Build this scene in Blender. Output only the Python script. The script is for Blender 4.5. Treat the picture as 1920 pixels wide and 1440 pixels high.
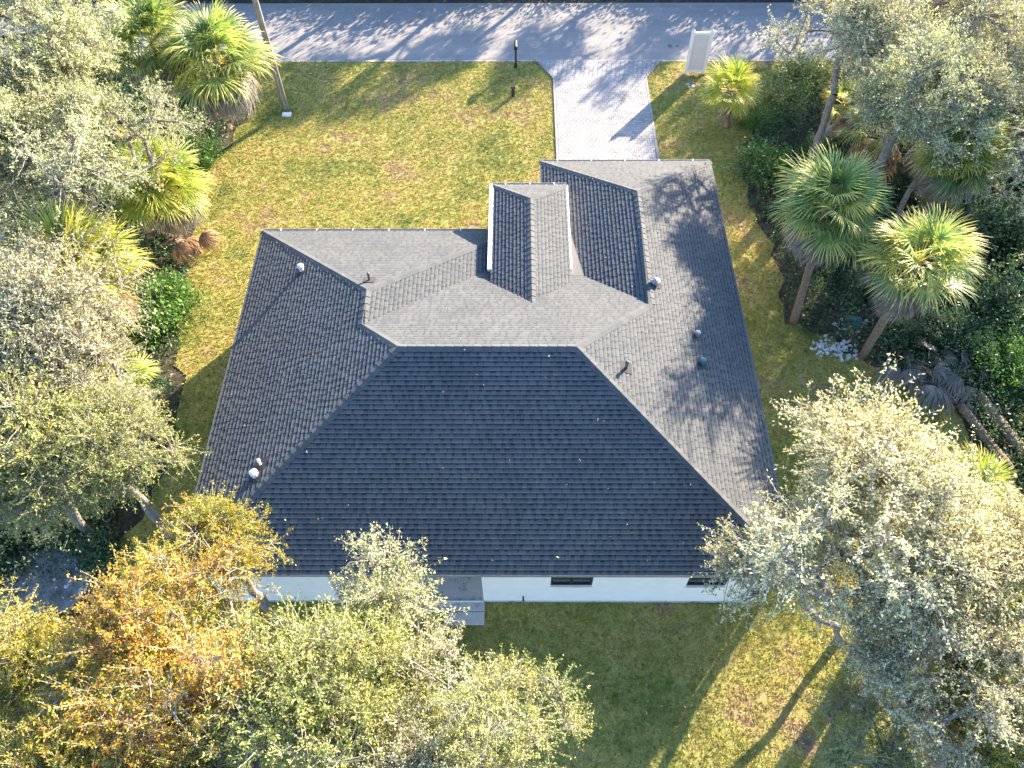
import bpy, bmesh, math, random
import numpy as np
from mathutils import Vector, Matrix, Euler

for o in list(bpy.data.objects): bpy.data.objects.remove(o)
scene = bpy.context.scene
COL = scene.collection
R = math.radians

# ------------------------------------------------------------ camera, sky, sun
FPX, PITCH, CAMH, YAW, ROLL = 1503.0, 0.961, 21.594, 0.008, -0.006   # focal length in pixels of a 1920 wide frame
def camera_axes():
    right = Vector((math.cos(YAW), math.sin(YAW), 0)); fh = Vector((-math.sin(YAW), math.cos(YAW), 0))
    fwd = fh*math.cos(PITCH) + Vector((0, 0, -math.sin(PITCH))); up = fh*math.sin(PITCH) + Vector((0, 0, math.cos(PITCH)))
    dn = -up; c, s = math.cos(ROLL), math.sin(ROLL)
    return right*c - dn*s, -(right*s + dn*c), fwd
cr, cu, cf = camera_axes()
cam = bpy.data.cameras.new('camera'); camo = bpy.data.objects.new('camera', cam); COL.objects.link(camo)
camo.matrix_world = Matrix(((cr.x, cu.x, -cf.x, 0), (cr.y, cu.y, -cf.y, 0), (cr.z, cu.z, -cf.z, CAMH), (0, 0, 0, 1)))
cam.sensor_fit = 'HORIZONTAL'; cam.sensor_width = 36; cam.lens = 36*FPX/1920; cam.clip_end = 600; cam.clip_start = 0.1
scene.camera = camo

SUN_EL, SUN_AZ = R(19.0), R(52)          # azimuth counted from +X towards +Y
sdir = Vector((math.cos(SUN_EL)*math.cos(SUN_AZ), math.cos(SUN_EL)*math.sin(SUN_AZ), math.sin(SUN_EL)))
world = bpy.data.worlds.new('World'); scene.world = world; world.use_nodes = True
wn = world.node_tree; bg = wn.nodes['Background']
sky = wn.nodes.new('ShaderNodeTexSky'); sky.sky_type = 'NISHITA'; sky.sun_disc = False
sky.sun_elevation = SUN_EL; sky.sun_rotation = R(90) - SUN_AZ
sky.air_density = 1.0; sky.dust_density = 1.0; sky.ozone_density = 4.0
wn.links.new(sky.outputs[0], bg.inputs[0]); bg.inputs[1].default_value = 0.115
sl = bpy.data.lights.new('sun', 'SUN'); sl.energy = 5.0; sl.angle = R(0.53); sl.color = (1.0, 0.81, 0.60)
so = bpy.data.objects.new('sun', sl); COL.objects.link(so); so.rotation_euler = sdir.to_track_quat('Z', 'Y').to_euler()
so.location = (20, 30, 30)
scene.view_settings.view_transform = 'Standard'; scene.view_settings.look = 'None'
scene.view_settings.gamma = 1.0; scene.view_settings.exposure = 2.42
try: scene.view_settings.use_curve_mapping = False
except Exception: pass
scene.cycles.max_bounces = 6; scene.cycles.diffuse_bounces = 3; scene.cycles.transmission_bounces = 4
scene.cycles.transparent_max_bounces = 6

def at(px, py, z=0.0):
    """the world point at height z that the photograph shows at pixel (px, py)"""
    c, s = math.cos(ROLL), math.sin(ROLL); x, y = px-960, py-720
    a, b = x*c+y*s, -x*s+y*c
    up = -b/FPX; r = a/FPX
    h = math.cos(PITCH)+up*math.sin(PITCH); v = -math.sin(PITCH)+up*math.cos(PITCH); t = (z-CAMH)/v
    X, Y = r*t, h*t; c, s = math.cos(YAW), math.sin(YAW)
    return Vector((X*c-Y*s, X*s+Y*c, z))

# ------------------------------------------------------------ helpers
def tag(o, label=None, cat=None, group=None, kind=None):
    if label: o['label'] = label
    if cat: o['category'] = cat
    if group: o['group'] = group
    if kind: o['kind'] = kind
    return o
def empty(name, loc=(0, 0, 0), rz=0.0):
    o = bpy.data.objects.new(name, None); COL.objects.link(o); o.location = loc; o.rotation_euler = (0, 0, rz)
    o.empty_display_size = 0.3
    return o
def link(name, me, parent=None, loc=None, rot=None, scale=None, mats=None):
    o = bpy.data.objects.new(name, me); COL.objects.link(o)
    if parent: o.parent = parent
    if loc is not None: o.location = loc
    if rot is not None: o.rotation_euler = rot
    if scale is not None: o.scale = scale if hasattr(scale, '__len__') else (scale,)*3
    return o
def np_mesh(name, V, F, mat, tint=None, smooth=False):
    """V (n,3) array, F (m,k) array of equal faces or a list of such arrays"""
    me = bpy.data.meshes.new(name)
    V = np.asarray(V, dtype=np.float32).reshape(-1, 3)
    Fs = F if isinstance(F, list) else [F]
    Fs = [np.asarray(f, dtype=np.int32) for f in Fs if len(f)]
    loops = np.concatenate([f.ravel() for f in Fs]); tot = np.concatenate([np.full(len(f), f.shape[1], np.int32) for f in Fs])
    start = np.concatenate([[0], np.cumsum(tot)[:-1]]).astype(np.int32)
    me.vertices.add(len(V)); me.vertices.foreach_set('co', V.ravel())
    me.loops.add(len(loops)); me.loops.foreach_set('vertex_index', loops)
    me.polygons.add(len(tot)); me.polygons.foreach_set('loop_start', start); me.polygons.foreach_set('loop_total', tot)
    if smooth: me.polygons.foreach_set('use_smooth', np.ones(len(tot), dtype=bool))
    me.update(calc_edges=True)
    if tint is not None:
        a = me.attributes.new('tint', 'FLOAT', 'FACE'); a.data.foreach_set('value', np.asarray(tint, dtype=np.float32))
    if mat is not None: me.materials.append(mat)
    return me
class MB:
    """collects simple solids into one mesh"""
    def __init__(s): s.v = []; s.f = []; s.t = []
    def quad(s, p, t=0.5):
        n = len(s.v); s.v += [tuple(q) for q in p]; s.f.append(tuple(range(n, n+len(p)))); s.t.append(t)
    def box(s, x0, x1, y0, y1, z0, z1, t=0.5):
        n = len(s.v); s.v += [(x0,y0,z0),(x1,y0,z0),(x1,y1,z0),(x0,y1,z0),(x0,y0,z1),(x1,y0,z1),(x1,y1,z1),(x0,y1,z1)]
        for q in ((0,3,2,1),(4,5,6,7),(0,1,5,4),(1,2,6,5),(2,3,7,6),(3,0,4,7)): s.f.append(tuple(n+i for i in q)); s.t.append(t)
    def slab(s, poly, z0, z1, t=0.5):
        n = len(s.v); k = len(poly); s.v += [(x, y, z0) for x, y in poly]+[(x, y, z1) for x, y in poly]
        s.f.append(tuple(range(n+k-1, n-1, -1))); s.f.append(tuple(range(n+k, n+2*k))); s.t += [t, t]
        for i in range(k): j = (i+1) % k; s.f.append((n+i, n+j, n+k+j, n+k+i)); s.t.append(t)
    def bar(s, a, b, w, h, t=0.5):
        """box beam from a to b; w across, h upward"""
        a, b = Vector(a), Vector(b); d = (b-a).normalized()
        side = d.cross(Vector((0, 0, 1)));  side = Vector((1, 0, 0)) if side.length < 1e-3 else side.normalized()
        up = side.cross(d); n = len(s.v)
        for e in (a, b):
            for i, j in ((-1, -1), (1, -1), (1, 1), (-1, 1)): s.v.append(tuple(e+side*(i*w/2)+up*(j*h/2)))
        for q in ((0,1,2,3),(7,6,5,4),(0,4,5,1),(1,5,6,2),(2,6,7,3),(3,7,4,0)): s.f.append(tuple(n+i for i in q)); s.t.append(t)
    def tube(s, pts, rad, n=8, t=0.5, cap=True):
        pts = [Vector(p) for p in pts]; base = len(s.v); m = len(pts)
        for i, p in enumerate(pts):
            d = (pts[min(i+1, m-1)]-pts[max(i-1, 0)]).normalized()
            u = d.cross(Vector((0.13, 0.97, 0.2))).normalized(); w = d.cross(u); r = rad[i] if hasattr(rad, '__len__') else rad
            for k in range(n):
                a = 2*math.pi*k/n; s.v.append(tuple(p+(u*math.cos(a)+w*math.sin(a))*r))
        for i in range(m-1):
            for k in range(n):
                j = (k+1) % n; s.f.append((base+i*n+k, base+i*n+j, base+(i+1)*n+j, base+(i+1)*n+k)); s.t.append(t)
        if cap:
            s.f.append(tuple(base+k for k in range(n-1, -1, -1))); s.f.append(tuple(base+(m-1)*n+k for k in range(n))); s.t += [t, t]
    def mesh(s, name, mat, smooth=False):
        me = bpy.data.meshes.new(name); me.from_pydata(s.v, [], s.f); me.update()
        a = me.attributes.new('tint', 'FLOAT', 'FACE'); a.data.foreach_set('value', s.t)
        if smooth: me.polygons.foreach_set('use_smooth', [True]*len(me.polygons))
        if mat: me.materials.append(mat)
        return me
    def build(s, name, mat, parent=None, smooth=False, **k):
        return link(name, s.mesh(name, mat, smooth), parent, **k)

# ------------------------------------------------------------ materials
def new_mat(name):
    m = bpy.data.materials.new(name); m.use_nodes = True
    nt = m.node_tree; b = nt.nodes['Principled BSDF']; b.inputs['Specular IOR Level'].default_value = 0.3
    return m, nt, b
def noise(nt, scale, detail=4, rough=0.6, vec=None, w=None):
    n = nt.nodes.new('ShaderNodeTexNoise'); n.inputs['Scale'].default_value = scale; n.inputs['Detail'].default_value = detail
    n.inputs['Roughness'].default_value = rough
    if vec is None:
        g = nt.nodes.new('ShaderNodeNewGeometry'); vec = g.outputs['Position']
    nt.links.new(vec, n.inputs['Vector']); return n.outputs['Fac']
def ramp(nt, fac, stops):
    r = nt.nodes.new('ShaderNodeValToRGB'); e = r.color_ramp.elements
    while len(e) < len(stops): e.new(0.5)
    for el, (p, c) in zip(e, stops): el.position = p; el.color = (*c, 1)
    nt.links.new(fac, r.inputs[0]); return r.outputs[0]
def mixc(nt, fac, a, b, mode='MIX'):
    m = nt.nodes.new('ShaderNodeMix'); m.data_type = 'RGBA'; m.blend_type = mode
    for s, v in ((m.inputs[0], fac), (m.inputs[6], a), (m.inputs[7], b)):
        if isinstance(v, (int, float)): s.default_value = v
        elif isinstance(v, tuple): s.default_value = (*v, 1)
        else: nt.links.new(v, s)
    return m.outputs[2]
def math_(nt, op, a, b=0.0):
    m = nt.nodes.new('ShaderNodeMath'); m.operation = op
    for s, v in ((m.inputs[0], a), (m.inputs[1], b)):
        if isinstance(v, (int, float)): s.default_value = v
        else: nt.links.new(v, s)
    return m.outputs[0]
def attr(nt, name='tint'):
    a = nt.nodes.new('ShaderNodeAttribute'); a.attribute_name = name; return a.outputs['Fac']
def bump(nt, b, h, strength=0.3, dist=0.02):
    n = nt.nodes.new('ShaderNodeBump'); n.inputs['Strength'].default_value = strength; n.inputs['Distance'].default_value = dist
    nt.links.new(h, n.inputs['Height']); nt.links.new(n.outputs[0], b.inputs['Normal'])
def simple(name, col, rough=0.6, metal=0.0, var=0.15, scale=6, bumps=0.0):
    m, nt, b = new_mat(name)
    d = tuple(c*(1-var) for c in col); l = tuple(min(1, c*(1+var)) for c in col)
    nt.links.new(ramp(nt, noise(nt, scale), [(0.3, d), (0.7, l)]), b.inputs['Base Color'])
    b.inputs['Roughness'].default_value = rough; b.inputs['Metallic'].default_value = metal
    if bumps: bump(nt, b, noise(nt, scale*8), bumps, 0.01)
    return m
def leaf_mat(name, stops, trans=0.28, rough=0.5, spread=0.0, gloss=0.4, k=1.0, vary=0.12):
    """face tint picks the colour; each plant copy shifts a little"""
    stops = [(p, tuple(min(.8, x*k) for x in c)) for p, c in stops]
    m, nt, b = new_mat(name)
    oi = nt.nodes.new('ShaderNodeObjectInfo')
    t = math_(nt, 'ADD', attr(nt), math_(nt, 'MULTIPLY', math_(nt, 'SUBTRACT', oi.outputs['Random'], 0.5), vary))
    big = math_(nt, 'MULTIPLY', math_(nt, 'SUBTRACT', noise(nt, 0.9, 2), 0.5), 0.5+spread)
    t = math_(nt, 'ADD', t, big)
    c = ramp(nt, t, stops)
    nt.links.new(c, b.inputs['Base Color']); b.inputs['Roughness'].default_value = rough
    b.inputs['Specular IOR Level'].default_value = gloss
    tr = nt.nodes.new('ShaderNodeBsdfTranslucent'); nt.links.new(mixc(nt, 1.0, c, (1.0, 1.05, 0.6), 'MULTIPLY'), tr.inputs[0])
    mx = nt.nodes.new('ShaderNodeMixShader'); mx.inputs[0].default_value = trans
    nt.links.new(b.outputs[0], mx.inputs[1]); nt.links.new(tr.outputs[0], mx.inputs[2])
    nt.links.new(mx.outputs[0], nt.nodes['Material Output'].inputs[0])
    return m
M = {}
M['oak'] = leaf_mat('oak_leaves', [(0.0, (.025,.035,.015)), (0.3, (.085,.10,.045)), (0.5, (.2,.21,.115)), (0.75, (.31,.31,.185)), (1.0, (.42,.40,.26))], k=2.4)
M['grey_oak'] = leaf_mat('grey_oak_leaves', [(0.0, (.035,.036,.016)), (0.3, (.12,.112,.06)), (0.5, (.27,.245,.145)), (0.75, (.37,.335,.215)), (1.0, (.47,.43,.29))], k=2.55)
M['olive'] = leaf_mat('olive_leaves', [(0.0, (.06,.08,.022)), (0.35, (.13,.16,.045)), (0.6, (.215,.23,.075)), (0.85, (.32,.3,.1)), (1.0, (.38,.3,.11))], k=1.85)
M['silver'] = leaf_mat('silver_leaves', [(0.0, (.03,.035,.018)), (0.3, (.11,.11,.065)), (0.55, (.25,.24,.155)), (0.8, (.35,.33,.23)), (1.0, (.44,.41,.3))], k=2.25)
M['orange'] = leaf_mat('autumn_leaves', [(0.0, (.1,.13,.02)), (0.3, (.25,.25,.035)), (0.52, (.45,.33,.045)), (0.75, (.58,.27,.05)), (1.0, (.5,.17,.04))], k=1.15, spread=0.35)
M['gold'] = leaf_mat('golden_leaves', [(0.0, (.1,.14,.02)), (0.35, (.24,.26,.035)), (0.65, (.42,.34,.05)), (0.9, (.52,.29,.05)), (1.0, (.5,.2,.05))], k=1.2, spread=0.25)
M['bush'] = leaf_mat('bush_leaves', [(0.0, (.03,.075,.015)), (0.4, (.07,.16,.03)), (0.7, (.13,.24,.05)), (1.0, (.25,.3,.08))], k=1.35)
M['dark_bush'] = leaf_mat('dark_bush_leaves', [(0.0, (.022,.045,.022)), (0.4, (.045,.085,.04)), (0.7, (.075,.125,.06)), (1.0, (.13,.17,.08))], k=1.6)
M['palm'] = leaf_mat('palm_leaf', [(0.0, (.05,.10,.035)), (0.35, (.17,.24,.08)), (0.6, (.33,.37,.12)), (0.8, (.5,.44,.12)), (1.0, (.6,.4,.1))], trans=0.4, gloss=0.7, k=1.5, vary=.45)
M['palm_yellow'] = leaf_mat('yellow_palm_leaf', [(0.0, (.1,.16,.03)), (0.35, (.28,.36,.06)), (0.6, (.46,.46,.09)), (0.8, (.6,.48,.1)), (1.0, (.65,.4,.1))], trans=0.4, gloss=0.7, k=1.3, vary=.35)
M['palm_dead'] = leaf_mat('dead_palm_leaf', [(0.0, (.11,.095,.08)), (0.4, (.24,.215,.19)), (0.8, (.38,.35,.31)), (1.0, (.46,.42,.37))], trans=0.15, k=.72)
M['palm_brown'] = leaf_mat('brown_palm_leaf', [(0.0, (.12,.07,.04)), (0.4, (.28,.16,.09)), (0.8, (.42,.26,.14)), (1.0, (.5,.34,.2))], trans=0.15)
M['grass'] = None
def bark(name, a, c, scale=9):
    m, nt, b = new_mat(name); g = nt.nodes.new('ShaderNodeTexCoord')
    n = noise(nt, scale, 6, .7); nt.links.new(ramp(nt, n, [(0.3, a), (0.7, c)]), b.inputs['Base Color'])
    b.inputs['Roughness'].default_value = .9; bump(nt, b, noise(nt, scale*3, 6), .7, .03); return m
M['bark'] = bark('oak_bark', (.13,.11,.095), (.33,.3,.27))
M['twig'] = bark('pale_twig', (.26,.235,.2), (.5,.465,.41), 5)
M['palm_trunk'] = bark('palm_trunk', (.13,.09,.065), (.33,.25,.19), 14)
M['moss'] = leaf_mat('spanish_moss', [(0, (.2,.19,.14)), (0.5, (.33,.3,.23)), (1, (.42,.38,.3))], trans=.2)

def shingle_material():
    m, nt, b = new_mat('shingle'); t = attr(nt)
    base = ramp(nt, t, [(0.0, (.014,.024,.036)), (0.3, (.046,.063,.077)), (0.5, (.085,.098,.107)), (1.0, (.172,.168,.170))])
    g = noise(nt, 160, 3, .7); base = mixc(nt, 1.0, base, ramp(nt, g, [(0.3, (.7,.7,.7)), (0.7, (1.35,1.3,1.25))]), 'MULTIPLY')
    w = noise(nt, 0.55, 5, .65); base = mixc(nt, 1.0, base, ramp(nt, w, [(0.3, (.85,.86,.88)), (0.7, (1.15,1.12,1.1))]), 'MULTIPLY')
    nt.links.new(base, b.inputs['Base Color']); b.inputs['Roughness'].default_value = .85
    bump(nt, b, g, .4, .004); return m
M['shingle'] = shingle_material()
M['deck'] = simple('roof_underlay', (.05,.05,.055), .9)
M['stucco'] = simple('white_stucco', (.92,.86,.78), .9, var=.04, scale=3, bumps=.3)
M['white'] = simple('white_paint', (.78,.78,.78), .45, var=.03)
M['vinyl'] = simple('white_vinyl', (.8,.8,.81), .35, var=.03)
M['vinyl2'] = simple('pale_lilac_vinyl', (.62,.61,.63), .4, var=.04)
M['drip'] = simple('grey_drip_edge', (.09,.1,.11), .4, .3)
M['gutter'] = simple('grey_gutter', (.33,.35,.38), .4, .3)
M['black'] = simple('black_paint', (.025,.025,.028), .45)
M['frame'] = simple('bronze_window_frame', (.03,.03,.032), .4)
M['lead'] = simple('lead_pipe', (.12,.12,.12), .6)
M['teal'] = simple('teal_plastic', (.05,.17,.18), .4)
M['pole'] = simple('weathered_pole', (.22,.22,.215), .8, var=.25, scale=3, bumps=.3)
def glass():
    m, nt, b = new_mat('window_glass'); nt.links.new(ramp(nt, noise(nt, .8, 2), [(.3, (.02,.025,.03)), (.7, (.05,.06,.065))]), b.inputs['Base Color'])
    b.inputs['Roughness'].default_value = .05; b.inputs['Specular IOR Level'].default_value = .9; return m
M['glass'] = glass()
def concrete(name, a, c, stain=None):
    m, nt, b = new_mat(name)
    col = ramp(nt, noise(nt, 2.2, 8, .7), [(0.3, a), (0.7, c)])
    fine = ramp(nt, noise(nt, 60, 3), [(0.3, (.88,.88,.88)), (0.7, (1.1,1.1,1.1))]); col = mixc(nt, 1.0, col, fine, 'MULTIPLY')
    if stain: col = mixc(nt, ramp(nt, noise(nt, 2.0, 6, .75), [(0.52, (0,0,0)), (0.64, (1,1,1))]), col, stain)
    nt.links.new(col, b.inputs['Base Color']); b.inputs['Roughness'].default_value = .85
    bump(nt, b, noise(nt, 90, 4), .25, .006); return m
M['concrete'] = concrete('patio_concrete', (.42,.415,.41), (.6,.59,.575), (.17,.17,.17))
def paver_material():
    m, nt, b = new_mat('paver'); c = ramp(nt, attr(nt), [(0, (.26,.26,.27)), (.5, (.325,.325,.33)), (1, (.39,.385,.38))])
    c = mixc(nt, 1.0, c, ramp(nt, noise(nt, 1.3, 5), [(0.32, (.78,.78,.8)), (0.6, (1.04,1.04,1.03))]), 'MULTIPLY')
    nt.links.new(c, b.inputs['Base Color']); b.inputs['Roughness'].default_value = .85; bump(nt, b, noise(nt, 80), .3, .005); return m
M['paver'] = paver_material()
M['joint'] = simple('joint_sand', (.38,.375,.37), .95)
def road_material():
    m, nt, b = new_mat('road'); g = nt.nodes.new('ShaderNodeNewGeometry')
    mp = nt.nodes.new('ShaderNodeMapping'); mp.inputs['Scale'].default_value = (.12, 1.6, 1); nt.links.new(g.outputs['Position'], mp.inputs[0])
    streak = noise(nt, 1.0, 6, .65, vec=mp.outputs[0])
    c = ramp(nt, streak, [(0.3, (.235,.235,.24)), (0.55, (.28,.276,.276)), (0.75, (.32,.312,.307))])
    c = mixc(nt, 1.0, c, ramp(nt, noise(nt, 1.2, 6, .7), [(0.25, (.8,.8,.8)), (0.7, (1.1,1.1,1.1))]), 'MULTIPLY')
    c = mixc(nt, 1.0, c, ramp(nt, noise(nt, 70, 3), [(0.25, (.8,.8,.8)), (0.75, (1.15,1.15,1.15))]), 'MULTIPLY')
    v = nt.nodes.new('ShaderNodeTexVoronoi'); v.inputs['Scale'].default_value = 1.1; nt.links.new(g.outputs['Position'], v.inputs['Vector'])
    spots = ramp(nt, v.outputs['Distance'], [(0.035, (1,1,1)), (0.06, (0,0,0))]); c = mixc(nt, mixc(nt, 1.0, spots, (.5,.5,.5), 'MULTIPLY'), c, (.12,.12,.12))
    nt.links.new(c, b.inputs['Base Color']); b.inputs['Roughness'].default_value = .9; bump(nt, b, noise(nt, 90, 4), .4, .006); return m
M['road'] = road_material()
def grass_colours(nt, dark=1.0):
    """green to straw, patchy, from the ground position; x<0 in front is drier"""
    p1 = noise(nt, .32, 5, .6); p2 = noise(nt, 1.6, 5, .65); f = math_(nt, 'ADD', math_(nt, 'MULTIPLY', p1, .62), math_(nt, 'MULTIPLY', p2, .38))
    d = dark
    return ramp(nt, f, [(0.36, (.20*d,.25*d,.065*d)), (0.43, (.34*d,.355*d,.10*d)), (0.53, (.47*d,.43*d,.14*d)), (0.61, (.45*d,.35*d,.19*d)), (.69, (.31*d,.24*d,.18*d))])
def ground_material():
    m, nt, b = new_mat('lawn_soil'); c = grass_colours(nt, .78)
    c = mixc(nt, 1.0, c, ramp(nt, noise(nt, 22, 6, .75), [(0.3, (.6,.6,.6)), (0.7, (1.3,1.3,1.3))]), 'MULTIPLY')
    nt.links.new(c, b.inputs['Base Color']); b.inputs['Roughness'].default_value = .95; bump(nt, b, noise(nt, 25, 6, .7), .5, .03); return m
M['soil'] = ground_material()
def litter_material():
    m, nt, b = new_mat('leaf_litter'); c = ramp(nt, noise(nt, 2.5, 8, .75), [(0.3, (.03,.028,.02)), (0.5, (.075,.065,.045)), (0.68, (.15,.13,.1))])
    c = mixc(nt, 1.0, c, ramp(nt, noise(nt, 30, 6, .75), [(0.3, (.4,.4,.4)), (0.7, (1.5,1.5,1.5))]), 'MULTIPLY')
    nt.links.new(c, b.inputs['Base Color']); b.inputs['Roughness'].default_value = .95; bump(nt, b, noise(nt, 20, 6, .75), 1.0, .1); return m
M['litter'] = litter_material()
def sand_material():
    m, nt, b = new_mat('grey_sand'); c = ramp(nt, noise(nt, 1.6, 7, .7), [(0.35, (.12,.115,.11)), (0.52, (.28,.275,.27)), (0.7, (.46,.455,.45))])
    nt.links.new(c, b.inputs['Base Color']); b.inputs['Roughness'].default_value = .95; bump(nt, b, noise(nt, 12, 6, .7), 1, .05); return m
M['sand'] = sand_material()
def blade_material():
    m, nt, b = new_mat('grass_blades'); c = grass_colours(nt, 1.05); c = mixc(nt, 1.0, c, ramp(nt, noise(nt, 9, 5, .75), [(0.36, (.5,.5,.5)), (0.5, (1.0,1.0,1.0)), (0.64, (1.45,1.42,1.4))]), 'MULTIPLY')
    c = mixc(nt, 1.0, c, ramp(nt, attr(nt), [(0, (.5,.55,.5)), (.5, (.95,.95,.9)), (1, (1.5,1.35,1.25))]), 'MULTIPLY')
    nt.links.new(c, b.inputs['Base Color']); b.inputs['Roughness'].default_value = .7
    tr = nt.nodes.new('ShaderNodeBsdfTranslucent'); nt.links.new(c, tr.inputs[0]); mx = nt.nodes.new('ShaderNodeMixShader'); mx.inputs[0].default_value = .35
    nt.links.new(b.outputs[0], mx.inputs[1]); nt.links.new(tr.outputs[0], mx.inputs[2]); nt.links.new(mx.outputs[0], nt.nodes['Material Output'].inputs[0])
    return m
M['grass'] = blade_material()

# ------------------------------------------------------------ ground, road, lawn, driveway
ROAD0, ROAD1 = 33.17, 37.95
LAWN = [tuple(at(*q)[:2]) for q in ((478, 108), (1640, 108), (1500, 170), (1400, 260), (1385, 330), (1440, 440), (1480, 600), (1640, 690), (1790, 760),
        (1840, 860), (1800, 1000), (1760, 1440), (1500, 1900), (500, 1900), (60, 1440), (180, 1130), (240, 1000), (310, 860), (345, 760), (335, 640), (340, 540), (370, 400), (380, 330), (430, 270), (470, 215))]
LAWN = [(x, min(y, ROAD0)) for x, y in LAWN]
def sheet(name, poly, z, mat, kind='structure'):
    m = MB(); m.quad([(x, y, z) for x, y in poly]); return tag(m.build(name, mat), kind=kind)
gr = sheet('ground', [(-150, -120), (150, -120), (150, 200), (-150, 200)], -0.03, M['litter'])
sheet('road', [(-120, ROAD0), (120, ROAD0), (120, ROAD1), (-120, ROAD1)], 0.0, M['road'])
def wobble(poly, amp, seg, rng):
    out = []
    for i in range(len(poly)):
        a, b = Vector(poly[i]), Vector(poly[(i+1) % len(poly)]); n = max(1, int((b-a).length/seg))
        for k in range(n):
            p = a.lerp(b, k/n)
            if abs(p.y-ROAD0) > .3: p = p+Vector((rng.uniform(-amp, amp), rng.uniform(-amp, amp)))
            out.append((p.x, p.y))
    return out
rng = random.Random(5)
lawn_poly = wobble(LAWN, .22, .5, rng)
lawn = sheet('lawn', lawn_poly, -0.012, M['soil'])
far = sheet('roadside_verge', [(-120, ROAD1), (120, ROAD1), (120, ROAD1+2.2), (-120, ROAD1+2.2)], -0.01, M['litter'])
tag(lawn, kind='structure')

# driveway of small pale pavers; the apron flares towards the road
DX0, DX1 = 1.655, 5.865
DRV = [(DX0, 22.0), (DX1, 22.0), (DX1, 31.75), (6.66, ROAD0), (0.87, ROAD0), (DX0, 31.75)]
drv = sheet('driveway', DRV, 0.012, M['joint'])
def inside(poly, x, y):
    c = False; j = len(poly)-1
    for i in range(len(poly)):
        xi, yi = poly[i]; xj, yj = poly[j]
        if (yi > y) != (yj > y) and x < (xj-xi)*(y-yi)/(yj-yi)+xi: c = not c
        j = i
    return c
def dbounds(y):
    if y < 31.75: return DX0, DX1
    t = (y-31.75)/(ROAD0-31.75); return DX0+(0.87-DX0)*t, DX1+(6.66-DX1)*t
pb = MB(); rg = random.Random(11); y = 22.0; row = 0
while y < ROAD0-.15:
    lo, hi = dbounds(y+.05); lo += .11; hi -= .11; x = lo - (0.1 if row % 2 else 0.0)
    while x < hi:
        w = .2; a, b = max(x, lo), min(x+w, hi)
        if b-a > .03:
            h = .045+rg.uniform(0, .006); pb.box(a+.006, b-.006, y+.004, y+.146, .012, h, rg.betavariate(2, 2))
        x += w
    for e0, e1 in ((lo-.11, lo-.004), (hi+.004, hi+.11)):
        pb.box(e0+.004, e1-.004, y+.004, y+.146, .012, .05, rg.uniform(.2, .6))
    y += .15; row += 1
pv = pb.build('paver', M['paver'], drv); pv['kind'] = 'stuff'
# concrete lip of the road edge and the stains / plates on the road
lipm = MB(); lipm.box(-120, .87, ROAD0-.10, ROAD0, -.02, .006); lipm.box(6.66, 120, ROAD0-.10, ROAD0, -.02, .006)
tag(lipm.build('road_edge_strip', M['concrete']), kind='structure')

# ------------------------------------------------------------ house
HE, S = 2.85, .43
L, Rr, Y0, D = -8.339, 6.866, 7.384, 5.291
W, WG, YW, YG = 4.151, 2.997, 19.224, 22.685
YF = Y0+2*D; G = Rr-2*WG; LW = L+2*W
PL, PR, PZ, PYF = -.745, 1.68, 3.57, 20.62; PW = (PR-PL)/2; PC = (PL+PR)/2; PZR = PZ+S*PW
PYR = YF-(PZR-HE)/S; PYL = YF-(PZ-HE)/S
planes = {   # polygon in plan, then z = z0 + gx*(x-x0) + gy*(y-y0); (ux,uy) is along the courses, (vx,vy) up the slope in plan
 'rear': ([(L,Y0),(Rr,Y0),(Rr-D,Y0+D),(L+D,Y0+D)], (0, 1), (0, Y0), HE),
 'left': ([(L,Y0),(L+D,Y0+D),(L+W,YF-W),(L+W,YW-W),(L,YW)], (1, 0), (L, 0), HE),
 'wing_front': ([(L,YW),(L+W,YW-W),(LW,YW)], (0, -1), (0, YW), HE),
 'wing_right': ([(L+W,YW-W),(L+W,YF-W),(LW,YF),(LW,YW)], (-1, 0), (LW, 0), HE),
 'main_front': ([(L+D,Y0+D),(Rr-D,Y0+D),(Rr-WG,YF-WG),(G,YF),(LW,YF),(L+W,YF-W)], (0, -1), (0, YF), HE),
 'right': ([(Rr,Y0),(Rr,YG),(Rr-WG,YG-WG),(Rr-WG,YF-WG),(Rr-D,Y0+D)], (-1, 0), (Rr, 0), HE),
 'garage_front': ([(G,YG),(Rr,YG),(Rr-WG,YG-WG)], (0, -1), (0, YG), HE),
 'garage_left': ([(G,YG),(Rr-WG,YG-WG),(Rr-WG,YF-WG),(G,YF)], (1, 0), (G, 0), HE),
 'porch_left': ([(PL,PYF),(PC,PYF-PW),(PC,PYR),(PL,PYL)], (1, 0), (PL, 0), PZ),
 'porch_right': ([(PR,PYF),(PC,PYF-PW),(PC,PYR),(PR,PYL)], (-1, 0), (PR, 0), PZ),
 'porch_front': ([(PL,PYF),(PR,PYF),(PC,PYF-PW)], (0, -1), (0, PYF), PZ),
}
house = empty('house', ((L+Rr)/2, (Y0+YF)/2, 0))
tag(house, 'single storey white stucco house under a dark shingled hip roof with garage and porch wings', 'house')
HO = Vector(house.location)
def hchild(o, par=house):
    """keeps world placement for a child built in world coordinates"""
    o.parent = par; o.location = Vector(o.location)-HO if par is house else o.location; return o
deck = MB()
for n, (poly, v, o, z0) in planes.items():
    def zz(x, y, dz=0): return z0+S*((x-o[0])*v[0]+(y-o[1])*v[1])+dz
    deck.quad([(x, y, zz(x, y)) for x, y in poly]); deck.quad([(x, y, zz(x, y, -.07)) for x, y in reversed(poly)])
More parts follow.
